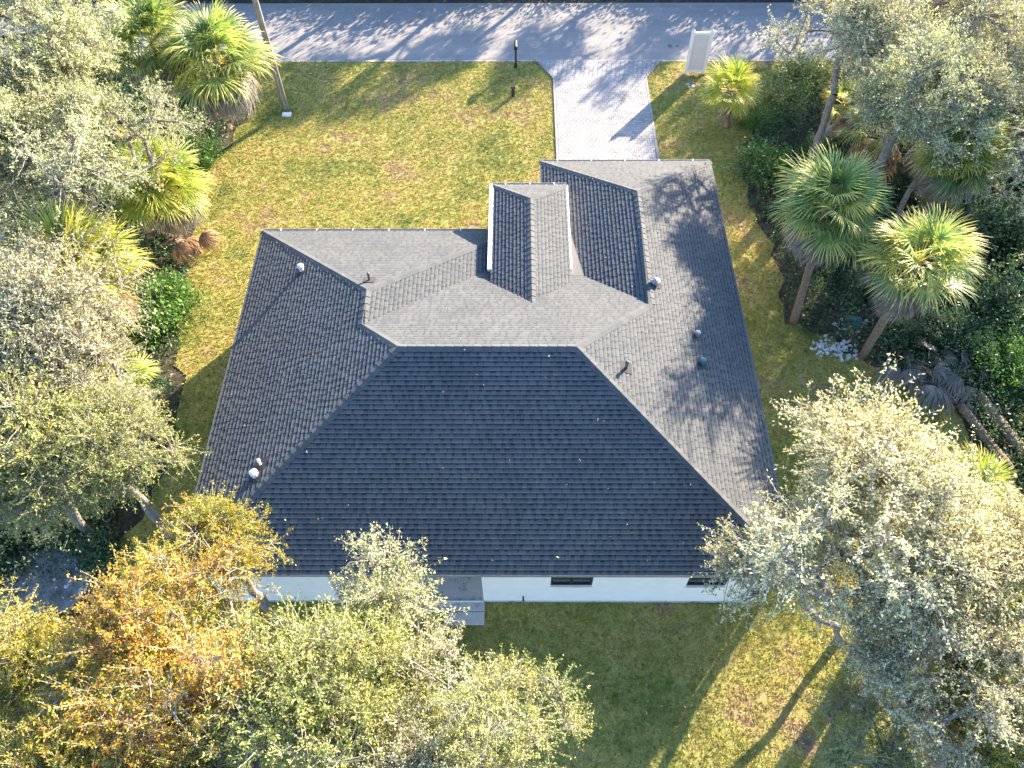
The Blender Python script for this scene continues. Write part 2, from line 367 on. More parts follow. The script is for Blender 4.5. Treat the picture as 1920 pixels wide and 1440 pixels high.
# small flat saddle between porch and garage
CY, CZ = 16.75, HE+S*(YF-16.75)
def cz(y): return CZ-.0695*(y-CY)
def gx(y): return G+(cz(y)-HE)/S
roof = deck.build('roof', M['deck']); hchild(roof)
cm = MB(); cm.quad([(1.1, CY, cz(CY)+.02), (gx(CY), CY, cz(CY)+.02), (gx(19.0), 19.0, cz(19.0)+.02), (1.1, 19.0, cz(19.0)+.02)], .75)
cm.quad([(1.1, 19.0, cz(19.0)+.02), (gx(19.0), 19.0, cz(19.0)+.02), (gx(19.0), 19.0, HE-.1), (1.1, 19.0, HE-.1)], .5)
cm.build('saddle', M['shingle'], roof)

# shingles: courses of metre long laminated strips with random tabs
EXPO = .125; COSP = 1/math.sqrt(1+S*S); srng = random.Random(3)
def strip_mesh(mb, ob, ot, lo, hi, lift, org, ux, vv, nn, rnd, vmax=EXPO):
    """one strip: bottom edge lo..hi, clipped at the top by ot; org + u*ux + v*vv + n*nn"""
    ca = lambda u: min(max(u, ot[0]), ot[1]); cb = lambda u: min(max(u, ob[0]), ob[1])
    def piece(u0, u1, h, t, rows):
        a, b = cb(u0), cb(u1); at_, bt = ca(u0), ca(u1)
        if b-a < .012 and bt-at_ < .012: return
        n = len(mb.v); cols = []
        for f, dt in rows: 
            l_, r_ = a+(at_-a)*f, b+(bt-b)*f; hh = lift+h*(1-f)+.002
            mb.v += [tuple(org+ux*l_+vv*(vmax*f)+nn*hh), tuple(org+ux*r_+vv*(vmax*f)+nn*hh)]
        for i in range(len(rows)-1):
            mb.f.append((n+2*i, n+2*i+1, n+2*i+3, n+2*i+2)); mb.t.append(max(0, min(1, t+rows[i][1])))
        p0, p1 = org+ux*a+nn*lift, org+ux*b+nn*lift
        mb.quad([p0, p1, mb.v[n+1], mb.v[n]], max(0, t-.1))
        k = 2*(len(rows)-1)
        if b-a > .02:
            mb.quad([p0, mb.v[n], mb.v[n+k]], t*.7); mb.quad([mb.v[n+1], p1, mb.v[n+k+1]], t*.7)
    base_t = rnd.uniform(.40, .50)
    piece(lo, hi, .012, base_t, ((0, .16), (.22, 0), (.55, -.34), (1, 0)))  # dark granule band painted as butt shadow, bottom row lightened as a sunlit edge
    u = lo+rnd.uniform(0, .06)
    while u < hi-.04:
        w = rnd.choice((.1, .13, .18, .24)); e = min(u+w, hi)
        piece(u, e, .018, rnd.uniform(.42, .58), ((0, .2), (.22, 0), (.68, -.2), (1, 0)))  # tabs: same painted sunlit lower edge, fainter painted shadow below the next course
        u = e+rnd.choice((.04, .07, .11))
def intervals(poly, axis, c):
    """scanline: where the plan line coord[axis]=c crosses poly -> sorted other coords in pairs"""
    out = []; k = 1-axis
    for i in range(len(poly)):
        p, q = poly[i], poly[(i+1) % len(poly)]
        if (p[axis] > c) != (q[axis] > c): out.append(p[k]+(q[k]-p[k])*(c-p[axis])/(q[axis]-p[axis]))
    out.sort(); return [(out[i], out[i+1]) for i in range(0, len(out)-1, 2)]
variants = []
campos = Vector((0, 0, CAMH))
for i in range(8):
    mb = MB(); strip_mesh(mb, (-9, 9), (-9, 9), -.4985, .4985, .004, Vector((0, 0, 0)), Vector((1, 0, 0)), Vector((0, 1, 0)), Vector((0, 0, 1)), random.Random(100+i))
    variants.append(mb)
var_meshes = [mb.mesh('shingle', M['shingle']) for mb in variants]
full = []; rest = MB()
for n, (poly, v, o, z0) in planes.items():
    axis = 0 if v[0] else 1; sg = v[axis]; c0 = o[axis]; ext = max(abs(p[axis]-c0) for p in poly)
    ux = Vector((0, 1, 0)) if axis == 0 else Vector((1, 0, 0))
    vv = Vector((v[0]*COSP, v[1]*COSP, S*COSP)); nn = Vector((-v[0]*S, -v[1]*S, 1)).normalized()
    flip = ux.cross(vv).dot(nn) < 0
    k = 0; dv = EXPO*COSP
    while k*dv < ext-.01:
        b0 = c0+sg*(k*dv+1e-4); b1 = c0+sg*(min((k+1)*dv, ext)-1e-4)
        ib, it = intervals(poly, axis, b0), intervals(poly, axis, b1)
        if len(it) != len(ib): it = ib if ib else it
        for (oa, ob), (ta, tb) in zip(ib, it):
            u = math.floor(min(oa, ta))-srng.random()*1.0-(k % 3)*.33
            while u < max(ob, tb):
                lo, hi = u+.0015, u+.9985
                pos = Vector((b0, 0, 0)) if axis == 0 else Vector((0, b0, 0))
                pos.z = z0+S*k*dv
                inner = lo > max(oa, ta) and hi < min(ob, tb) and (k+1)*dv < ext
                if inner and n in ('rear',):
                    mid = pos+ux*(u+.5); full.append(((mid-campos).length, mid, srng.randrange(8)))
                else:
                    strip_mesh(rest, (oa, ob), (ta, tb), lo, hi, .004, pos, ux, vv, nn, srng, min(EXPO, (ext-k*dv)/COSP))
                u += 1.0
        k += 1
full.sort(key=lambda t: t[0])
vr = Vector((0, COSP, S*COSP)); rotm = Matrix(((1, 0, 0), (0, COSP, -S*COSP), (0, S*COSP, COSP))).to_euler()
for i, (dd, mid, vi) in enumerate(full):
    if i < 300:
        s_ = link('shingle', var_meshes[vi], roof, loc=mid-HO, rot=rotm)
        s_.parent = roof; s_.location = mid-HO+Vector((0, 0, 0))
    else:
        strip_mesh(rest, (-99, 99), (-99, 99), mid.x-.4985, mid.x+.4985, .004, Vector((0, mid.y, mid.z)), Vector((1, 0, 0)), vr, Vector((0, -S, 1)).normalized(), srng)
# roof object sits at the house origin, its children are in house coordinates
roof.location = -HO
for ch in roof.children: ch.location = Vector(ch.location)+(HO if ch.name.startswith('shingle') else Vector((0, 0, 0)))
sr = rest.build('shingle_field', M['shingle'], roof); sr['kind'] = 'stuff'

# ridge and hip caps
def P3(n, x, y):
    poly, v, o, z0 = planes[n]; return Vector((x, y, z0+S*((x-o[0])*v[0]+(y-o[1])*v[1])))
ridges = [(P3('rear', L, Y0), P3('rear', L+D, Y0+D)), (P3('rear', Rr, Y0), P3('rear', Rr-D, Y0+D)), (P3('rear', L+D, Y0+D), P3('rear', Rr-D, Y0+D)),
 (P3('left', L+W, YF-W), P3('left', L+D, Y0+D)), (P3('left', L+W, YF-W), P3('left', L+W, YW-W)), (P3('left', L, YW), P3('left', L+W, YW-W)),
 (P3('wing_front', LW, YW), P3('wing_front', L+W, YW-W)), (P3('right', Rr-WG, YF-WG), P3('right', Rr-D, Y0+D)),
 (P3('right', Rr-WG, YF-WG), P3('right', Rr-WG, YG-WG)), (P3('right', Rr, YG), P3('right', Rr-WG, YG-WG)), (P3('garage_left', G, YG), P3('garage_left', Rr-WG, YG-WG)),
 (P3('porch_left', PC, PYR), P3('porch_left', PC, PYF-PW)), (P3('porch_left', PL, PYF), P3('porch_left', PC, PYF-PW)), (P3('porch_right', PR, PYF), P3('porch_right', PC, PYF-PW))]
caps = []
for h in (0, 1):       # level ridge, sloping hip
    dr = S if not h else None
    for t in (.44, .5, .55):
        mb = MB(); hw = .12; drop = hw*S*(1.0 if not h else .70); ln = .245
        top = [(-hw, 0, -drop+.028), (0, 0, .034), (hw, 0, -drop+.028), (-hw, ln, -drop+.014), (0, ln, .02), (hw, ln, -drop+.014)]
        bot = [(x, y, z-.016) for x, y, z in top]
        q = lambda a: mb.quad(a, t)
        q([top[0], top[1], top[4], top[3]]); q([top[1], top[2], top[5], top[4]])
        mb.quad([bot[0], bot[1], top[1], top[0]], t*.6); mb.quad([bot[1], bot[2], top[2], top[1]], t*.6)
        q([bot[3], bot[0], top[0], top[3]]); q([bot[2], bot[5], top[5], top[2]])
        caps.append(mb.mesh('ridge_cap', M['shingle']))
crng = random.Random(8)
for a, b in ridges:
    d = b-a; ln = d.length; n = max(1, int(ln/.235)); dn = d.normalized(); hip = abs(dn.z) > .05
    for k in range(n):
        p = a.lerp(b, k/n); side = dn.cross(Vector((0, 0, 1))).normalized(); up = side.cross(dn)
        rm = Matrix(((side.x, dn.x, up.x), (side.y, dn.y, up.y), (side.z, dn.z, up.z)))
        link('ridge_cap', caps[(3 if hip else 0)+crng.randrange(3)], roof, loc=p+up*.004, rot=rm.to_euler())
# fascia, drip edge and gutters
fas = MB(); WT = .16
eaves = [((L, Y0), (Rr, Y0), HE), ((Rr, Y0), (Rr, YG), HE), ((Rr, YG), (G, YG), HE), ((G, YG), (G, YF), HE), ((LW, YF), (LW, YW), HE), ((LW, YW), (L, YW), HE), ((L, YW), (L, Y0), HE)]
porch_e = [((PL, PYF), (PL, PYL+.55), PZ), ((PL, PYF), (PR, PYF), PZ), ((PR, PYF), (PR, PYL+.55), PZ)]
for (a, b, z) in eaves: fas.bar((*a, z-.035), (*b, z-.035), .03, .085)
fas.build('fascia', M['gutter'], roof)
pf = MB()
for (a, b, z) in porch_e: pf.bar((*a, z-.09), (*b, z-.09), .05, .2)
pf.bar((PR-.02, PYF, PZ+.02), (PR-.02, PYL+.55, PZ+.02), .13, .012)
pf.bar((PL+.02, PYF, PZ+.02), (PL+.02, PYL+.55, PZ+.02), .13, .012)
pf.build('porch_fascia', M['white'], roof)
pg = MB(); pg.bar((PL-.07, PYF+.08, PZ-.03), (PL-.07, PYL+.55, PZ-.03), .1, .1); pg.build('gutter', M['white'], roof)
dr_ = MB()
for (a, b, z) in eaves: dr_.bar((*a, z+.018), (*b, z+.018), .045, .012)
dr_.build('drip_edge', M['drip'], roof)
for (a, b, z) in ((( L, YW+.07), (LW, YW+.07), HE), ((G, YG+.07), (Rr, YG+.07), HE), ((PL, PYF+.09), (PR, PYF+.09), PZ)):
    g_ = MB(); yy = a[1]; x0, x1 = a[0], b[0]
    g_.box(x0, x1, yy-.05, yy+.05, z-.11, z-.10); g_.box(x0, x1, yy+.045, yy+.055, z-.11, z-.005); g_.box(x0, x1, yy-.055, yy-.045, z-.11, z-.005)
    g_.build('gutter', M['gutter'], roof)
    nh = max(3, int((x1-x0)/1.1)); gh = MB(); gh.box(-.018, .018, -.045, .045, -.01, .01); hm = gh.mesh('gutter_hanger', M['white'])
    for k in range(nh): link('gutter_hanger', hm, roof, loc=(x0+(k+.5)*(x1-x0)/nh, yy, z+.012))
# roof penetrations, at the pixels of the photograph
def on_roof(px, py, n):
    poly, v, o, z0 = planes[n]; z = 3.5
    for _ in range(40):
        p = at(px, py, z); z = z0+S*((p.x-o[0])*v[0]+(p.y-o[1])*v[1])
    return at(px, py, z)
def pipe_vent(px, py, n, h, r, mat, goose=False):
    p = on_roof(px, py, n); m = MB()
    m.tube([p-Vector((0, 0, .1)), p+Vector((0, 0, h))], r, 12)
    m.tube([p+Vector((0, 0, h-.05)), p+Vector((0, 0, h+.02)), p+Vector((0, 0, h+.05))], [r*1.35, r*1.35, r*.5], 12)
    if goose: m.tube([p+Vector((0, 0, h)), p+Vector((-.05, -.02, h+.06)), p+Vector((-.14, -.05, h+.02))], r*.95, 10)
    m.build('vent_pipe', mat, roof, smooth=False)
    f = MB(); poly, v, o, z0 = planes[n]
    for i in range(1):
        c = [(-.16, -.16), (.16, -.16), (.16, .2), (-.16, .2)]
        f.quad([(p.x+x, p.y+y, z0+S*((p.x+x-o[0])*v[0]+(p.y+y-o[1])*v[1])+.032) for x, y in c])
    f.build('pipe_flashing', M['deck'], roof)
pipe_vent(566, 508, 'left', .22, .07, M['white']); pipe_vent(479, 893, 'left', .2, .08, M['white']); pipe_vent(489, 872, 'left', .25, .035, M['white'])
pipe_vent(1229, 533, 'right', .14, .09, M['gutter'], True); pipe_vent(1307, 630, 'right', .15, .06, M['gutter']); pipe_vent(1316, 682, 'right', .16, .07, M['teal'])
pipe_vent(693, 526, 'wing_front', .28, .035, M['lead']); pipe_vent(1174, 691, 'right', .28, .04, M['lead'])

# walls (local house coordinates = world, roof.location cancels the offset; use the same trick)
def hb(mb, name, mat, par=None, smooth=False):
    o_ = mb.build(name, mat, par or house, smooth)
    if par is None: o_.location = -HO
    return o_
OV = .364; wl, wr, wy = L+OV, Rr-OV, Y0+OV
RX0, RX1 = at(638, 1128)[0], at(907, 1128)[0]     # the covered patio recess
wall = MB(); T = .2; ZT = HE-.02
def wseg(m, x0, y0, x1, y1, z0=0, z1=ZT): m.box(min(x0, x1), max(x0, x1), min(y0, y1), max(y0, y1), z0, z1)
wins = [(at(1032, 1098)[0], at(1112, 1098)[0]), (at(1289, 1098)[0], at(1364, 1098)[0])]
def z_on_wall(px, py, yw):
    lo, hi = 0, 3
    for _ in range(40):
        m_ = (lo+hi)/2
        if at(px, py, m_)[1] > yw: lo = m_
        else: hi = m_
    return lo
WZ0 = z_on_wall(1070, 1099, wy); WZ1 = HE-.14
def wx(px, py): return at(px, py, z_on_wall(px, py, wy))[0]
wins = [(wx(1032, 1098), wx(1110, 1098)), (wx(1286, 1098), wx(1360, 1098))]
wseg(wall, wl, wy, RX0, wy+T)
xs = RX1
for a, b in wins:
    wseg(wall, xs, wy, a, wy+T); wseg(wall, a, wy, b, wy+T, 0, WZ0); wseg(wall, a, wy, b, wy+T, WZ1, ZT); xs = b
wseg(wall, xs, wy, wr, wy+T)
wseg(wall, RX0-T, wy+T, RX0, wy+3); wseg(wall, RX1, wy+T, RX1+T, wy+3); wseg(wall, RX0-T, wy+3, RX1+T, wy+3+T)
wseg(wall, wl, wy+T, wl+T, YW-OV); wseg(wall, wl+T, YW-OV-T, LW-OV, YW-OV); wseg(wall, LW-OV-T, YF-OV, LW-OV, YW-OV-T)
wseg(wall, LW-OV, YF-OV-T, G+OV, YF-OV); wseg(wall, G+OV, YF-OV, G+OV+T, YG-OV)
wseg(wall, wr-T, wy+T, wr, YG-OV)
wseg(wall, G+OV+T, YG-OV-T, G+OV+.5, YG-OV); wseg(wall, wr-T-.4, YG-OV-T, wr-T, YG-OV); wseg(wall, G+OV+.5, YG-OV-T, wr-T-.4, YG-OV, 2.2, ZT)
hb(wall, 'wall', M['stucco'])
sf = MB()   # soffit
sf.box(L+.03, Rr-.03, Y0+.03, wy+.02, HE-.095, HE-.08); sf.box(RX0, RX1, wy+.02, wy+3, HE-.095, HE-.08); sf.box(L+.03, wl+.02, wy+.02, YW-.03, HE-.095, HE-.08); sf.box(wr-.02, Rr-.03, wy+.02, YG-.03, HE-.095, HE-.08)
sf.box(wl+.02, LW-.03, YW-OV, YW-.03, HE-.095, HE-.08); sf.box(G+.03, wr-.02, YG-OV, YG-.03, HE-.095, HE-.08)
hb(sf, 'soffit', M['white'])
# base course and slab line
bs = MB(); bs.box(RX1+.005, wr+.012, wy-.012, wy, 0, .10); bs.box(wl-.012, RX0-.005, wy-.012, wy, 0, .10); hb(bs, 'foundation', M['concrete'])
for a, b in wins:
    yy = wy; f = MB(); fw = .05
    f.box(a, b, yy+.03, yy+.11, WZ0, WZ0+fw); f.box(a, b, yy+.03, yy+.11, WZ1-fw, WZ1); f.box(a, a+fw, yy+.03, yy+.11, WZ0+fw, WZ1-fw); f.box(b-fw, b, yy+.03, yy+.11, WZ0+fw, WZ1-fw)
    mid = (a+b)/2; f.box(mid-.03, mid+.03, yy+.028, yy+.11, WZ0+fw, WZ1-fw)
    fr = hb(f, 'window', M['frame'])
    for p0, p1 in ((a+fw, mid-.03), (mid+.03, b-fw)):
        pn = MB(); pn.box(p0, p1, yy+.07, yy+.08, WZ0+fw, WZ1-fw); pn.build('pane', M['glass'], fr)
    sl_ = MB(); sl_.box(a-.05, b+.05, yy-.035, yy+.028, WZ0-.06, WZ0-.002); sl_.build('window_sill', M['stucco'], fr)
# hose bib, little vent
hbm = MB(); hx = at(981, 1119, .35)[0]; hbm.tube([(hx, wy-.005, .42), (hx, wy-.09, .42)], .022, 8); hbm.tube([(hx, wy-.09, .45), (hx, wy-.09, .34)], .026, 8); hb(hbm, 'hose_tap', M['black'])
# garage door with panels, front door, porch columns
gd = MB(); gx0, gx1 = G+OV+.5, wr-T-.4
for r_ in range(4):
    for c_ in range(6):
        w_ = (gx1-gx0)/6; gd.box(gx0+c_*w_+.02, gx0+(c_+1)*w_-.02, YG-OV-.12, YG-OV-.06, r_*.55+.02, r_*.55+.53)
gd.box(gx0, gx1, YG-OV-.16, YG-OV-.12, 0, 2.2); hb(gd, 'garage_door', M['white'])
for cx in (PL+.25, PR-.25):
    c_ = MB(); c_.box(cx-.17, cx+.17, PYF-.55, PYF-.21, 0, PZ-.2); c_.box(cx-.22, cx+.22, PYF-.6, PYF-.16, 0, .3); hb(c_, 'porch_column', M['stucco'])
bm_ = MB(); bm_.box(PL+.03, PR-.03, PYF-.6, PYL+.6, PZ-.22, PZ-.19); bm_.box(PL+.1, PR-.1, PYF-.56, PYF-.2, PZ-.55, PZ-.22)
bm_.box(PL+.1, PL+.28, PYL+.2, PYF-.56, 2.9, PZ-.22); bm_.box(PR-.28, PR-.1, PYL+.2, PYF-.56, 2.9, PZ-.22); hb(bm_, 'porch_beam', M['stucco'])
pg2 = MB(); pg2.box(PL+.06, PL+.1, PYL-.6, PYL+.55, 3.1, PZ+.0); pg2.box(PR-.1, PR-.06, PYL-.6, PYL+.55, 3.1, PZ+.0); hb(pg2, 'porch_side_wall', M['white'])
# patio slab and steps
ps = MB(); ps.box(RX0, RX1, wy, wy+3, 0, .12); ps.box(RX0, RX1, wy-.02, wy-.001, .0, .14); hb(ps, 'patio_floor', M['concrete'])
wb = MB(); wb.box(RX0, RX1, wy-.05, wy-.021, .03, .155); hb(wb, 'patio_edge', M['white'])
PX0 = at(845, 1170)[0]; PX1 = at(908, 1172)[0]; PY = at(900, 1172)[1]; PM = at(900, 1148)[1]
stone = MB(); stone.box(-.5, .5, -.5, .5, 0, .07); 
for i, (y0_, y1_, h_, x0_) in enumerate(((PM+.012, wy-.055, .1, PX0-.9), (PY, PM-.012, .06, PX0-.15))):
    s_ = MB(); s_.box(x0_, PX1, y0_, y1_, -.03, h_); hb(s_, 'patio_step', M['concrete'])
sd = MB(); sd.box(RX0+.9, RX0+2.7, wy+2.93, wy+2.99, .12, 2.2); hb(sd, 'sliding_door', M['glass'])

# ------------------------------------------------------------ road furniture
# mailbox
p = at(967, 126); mbx = empty('mailbox', p)
tag(mbx, 'black mailbox on a slim post beside the driveway at the road edge', 'mailbox')
m = MB(); m.box(-.045, .045, -.045, .045, 0, .95); m.box(-.07, .07, -.07, .07, 0, .14); m.build('post', M['black'], mbx)
m = MB(); m.box(-.03, .03, -.1, .22, .93, .99); m.build('bracket', M['black'], mbx)
m = MB(); prof = [(-.085, 0), (.085, 0), (.085, .1), (.06, .155), (0, .18), (-.06, .155), (-.085, .1)]
n0 = len(m.v); 
for yy in (-.22, .26): m.v += [(x, yy, 1.0+z) for x, z in prof]
for i in range(7): j = (i+1) % 7; m.f.append((i, j, 7+j, 7+i)); m.t.append(.5)
m.f.append(tuple(range(6, -1, -1))); m.f.append(tuple(range(7, 14))); m.t += [.5, .5]; m.build('box', M['black'], mbx)
m = MB(); m.box(-.07, .07, .262, .272, 1.02, 1.14); m.build('mailbox_door', M['white'], mbx)
# small black marker in the grass
p = at(962, 180); o_ = MB(); o_.box(-.07, .07, -.05, .05, 0, .42); o_.box(-.1, .1, -.08, .08, .42, .5)
tag(o_.build('marker_post', M['black'], loc=p), 'short black utility marker standing in the front grass behind the mailbox', 'marker post')
# white privacy panel with two capped posts
p = at(1283, 138); q = at(1321, 138); pn = empty('privacy_panel', (p+q)/2); hw = (q.x-p.x)/2-.05
tag(pn, 'tall narrow white vinyl fence panel with two capped posts by the driveway mouth', 'fence panel')
for sx in (-1, 1):
    m = MB(); m.box(sx*hw-.065, sx*hw+.065, -.065, .065, 0, 2.0)
    c = m.build('post', M['vinyl'], pn)
    m = MB(); b0 = [(sx*hw-.08, -.08, 2.0), (sx*hw+.08, -.08, 2.0), (sx*hw+.08, .08, 2.0), (sx*hw-.08, .08, 2.0)]
    b1 = [(x, y_, 2.03) for x, y_, z in b0]; ap = (sx*hw, 0, 2.17)
    m.quad(b0[::-1])
    for i in range(4): j = (i+1) % 4; m.quad([b0[i], b0[j], b1[j], b1[i]]); m.quad([b1[i], b1[j], ap])
    m.build('post_cap', M['vinyl'], c)
m = MB(); m.box(-hw+.066, hw-.066, -.03, .03, 1.9, 2.0); m.build('rail', M['vinyl'], pn)
m = MB(); m.box(-hw+.066, hw-.066, -.03, .03, .08, .2); m.build('rail', M['vinyl'], pn)
nb = 5; w_ = (2*hw-.132)/nb; m = MB(); m.box(-w_/2+.001, w_/2-.001, -.015, .015, .2, 1.9); bme = m.mesh('board', M['vinyl2'])
for k in range(nb): link('board', bme, pn, loc=(-hw+.066+(k+.5)*w_, 0, 0))
# utility pole with its plate
p = at(537, 206); po = empty('utility_pole', p); tag(po, 'tall grey utility pole leaning out of frame beside the two roadside palms', 'utility pole')
m = MB(); m.tube([(0, 0, -.2), (-.05, 0, 5.5), (-.1, .05, 11)], [.135, .115, .09], 12); m.build('pole', M['pole'], po, smooth=True)
m = MB(); m.tube([(-.1, .05, 9.6), (-.1, 1.2, 9.9), (-.1, 2.2, 9.9)], [.04, .035, .03], 8); ar = m.build('lamp_arm', M['gutter'], po, smooth=True)
m = MB(); m.box(-.25, .05, 2.1, 2.75, 9.82, 9.92); m.box(-.2, 0, 2.2, 2.65, 9.78, 9.82); m.build('lamp_head', M['gutter'], ar)
m = MB(); m.box(-.02, .02, -.15, -.134, .3, 2.4); m.build('ground_wire_cover', M['gutter'], po)
p = at(538, 216); m = MB(); m.box(-.19, .19, -.12, .12, -.03, .07); m.box(-.16, .16, -.09, .09, .07, .085)
tag(m.build('ground_box', M['white'], loc=p), 'small white ground box lid in the grass at the foot of the utility pole', 'ground box')
# utility covers on the road
p = at(1003, 84); m = MB(); m.tube([(0, 0, .001), (0, 0, .012)], .30, 28); tag(m.build('manhole_cover', simple('worn_iron', (.33,.3,.27), .8), loc=p), 'large round tan cover set in the road above the driveway', 'manhole cover')
for (px, py, r_, lb) in ((1256, 86, .12, 'larger dark round valve lid in the road left of the white panel'), (1270, 86, .08, 'smaller dark round valve lid in the road nearest the white panel')):
    m = MB(); m.tube([(0, 0, .001), (0, 0, .012)], r_, 20); tag(m.build('valve_lid', M['lead'], loc=at(px, py)), lb, 'valve lid', 'valve lids in the road')

# ------------------------------------------------------------ grass
def np_inside(poly, X, Y):
    c = np.zeros(X.shape, bool); j = len(poly)-1
    for i in range(len(poly)):
        xi, yi = poly[i]; xj, yj = poly[j]
        if yi != yj: c ^= ((yi > Y) != (yj > Y)) & (X < (xj-xi)*(Y-yi)/(yj-yi)+xi)
        j = i
    return c
nr = np.random.default_rng(4)
def scatter_lawn(n):
    X = nr.uniform(-16, 19, n); Y = nr.uniform(2.5, ROAD0, n)
    k = np_inside(lawn_poly, X, Y) & ~np_inside(DRV, X, Y)
    k &= ~((X > wl) & (X < wr) & (Y > wy) & (Y < YF)) & ~((X > wl) & (X < LW-OV) & (Y > wy) & (Y < YW-OV)) & ~((X > G+OV) & (X < wr) & (Y > wy) & (Y < YG-OV))
    k &= ~((X > PX0-1) & (X < PX1) & (Y > PY) & (Y < wy))
    return X[k], Y[k]
def blades(X, Y, nb, hmin, hmax, wid, tmul=1.0):
    n = len(X)*nb; X = np.repeat(X, nb)+nr.normal(0, .025, n); Y = np.repeat(Y, nb)+nr.normal(0, .025, n)
    a = nr.uniform(0, 2*np.pi, n); h = nr.uniform(hmin, hmax, n); lean = nr.uniform(.03, .09, n); la = nr.uniform(0, 2*np.pi, n); w = nr.uniform(.6, 1.3, n)*wid
    V = np.empty((n, 3, 3)); V[:, 0] = np.stack([X-np.cos(a)*w, Y-np.sin(a)*w, np.full(n, -.012)], 1); V[:, 1] = np.stack([X+np.cos(a)*w, Y+np.sin(a)*w, np.full(n, -.012)], 1)
    V[:, 2] = np.stack([X+np.cos(la)*lean, Y+np.sin(la)*lean, h], 1)
    return V.reshape(-1, 3), np.arange(n*3).reshape(-1, 3), np.clip(nr.normal(.5, .22, n), 0, 1)
gx_, gy_ = scatter_lawn(260000)
V, F, Tn = blades(gx_, gy_, 5, .012, .05, .013)
g = link('grass', np_mesh('grass', V, F, M['grass'], Tn)); tag(g, kind='stuff'); tag(g, 'patchy green and straw coloured lawn grass around the house', 'grass')

# ------------------------------------------------------------ vegetation builders
def unit(v): return v/np.maximum(np.linalg.norm(v, axis=-1, keepdims=True), 1e-9)
def tubes(polys, sides=5):
    """list of (points (m,3), radii (m,)) -> V, F"""
    Vs, Fs, base = [], [], 0
    ang = np.arange(sides)*2*np.pi/sides; ca, sa = np.cos(ang), np.sin(ang)
    for P, r in polys:
        P = np.asarray(P, float); m = len(P); d = np.empty_like(P); d[1:-1] = P[2:]-P[:-2]; d[0] = P[1]-P[0]; d[-1] = P[-1]-P[-2]; d = unit(d)
        ref = np.array([.31, .85, .42]); u = unit(np.cross(d, ref)); w = np.cross(d, u)
        ring = P[:, None]+(u[:, None]*ca[None, :, None]+w[:, None]*sa[None, :, None])*np.asarray(r)[:, None, None]
        Vs.append(ring.reshape(-1, 3)); i = np.arange(m-1)[:, None]*sides; k = np.arange(sides)[None]; k2 = (k+1) % sides
        Fs.append((base+np.stack([i+k, i+k2, i+sides+k2, i+sides+k], -1)).reshape(-1, 4)); base += m*sides
    return np.concatenate(Vs), np.concatenate(Fs)
def leaf_quads(C, Dv, l, w, rg):
    """diamond leaves at C along Dv"""
    n = len(C); s = unit(np.cross(Dv, rg.normal(size=(n, 3)))); l = l[:, None]; w = w[:, None]
    V = np.empty((n, 4, 3)); V[:, 0] = C; V[:, 1] = C+Dv*l*.45+s*w*.5; V[:, 2] = C+Dv*l; V[:, 3] = C+Dv*l*.45-s*w*.5
    return V.reshape(-1, 3), np.arange(n*4).reshape(-1, 4)
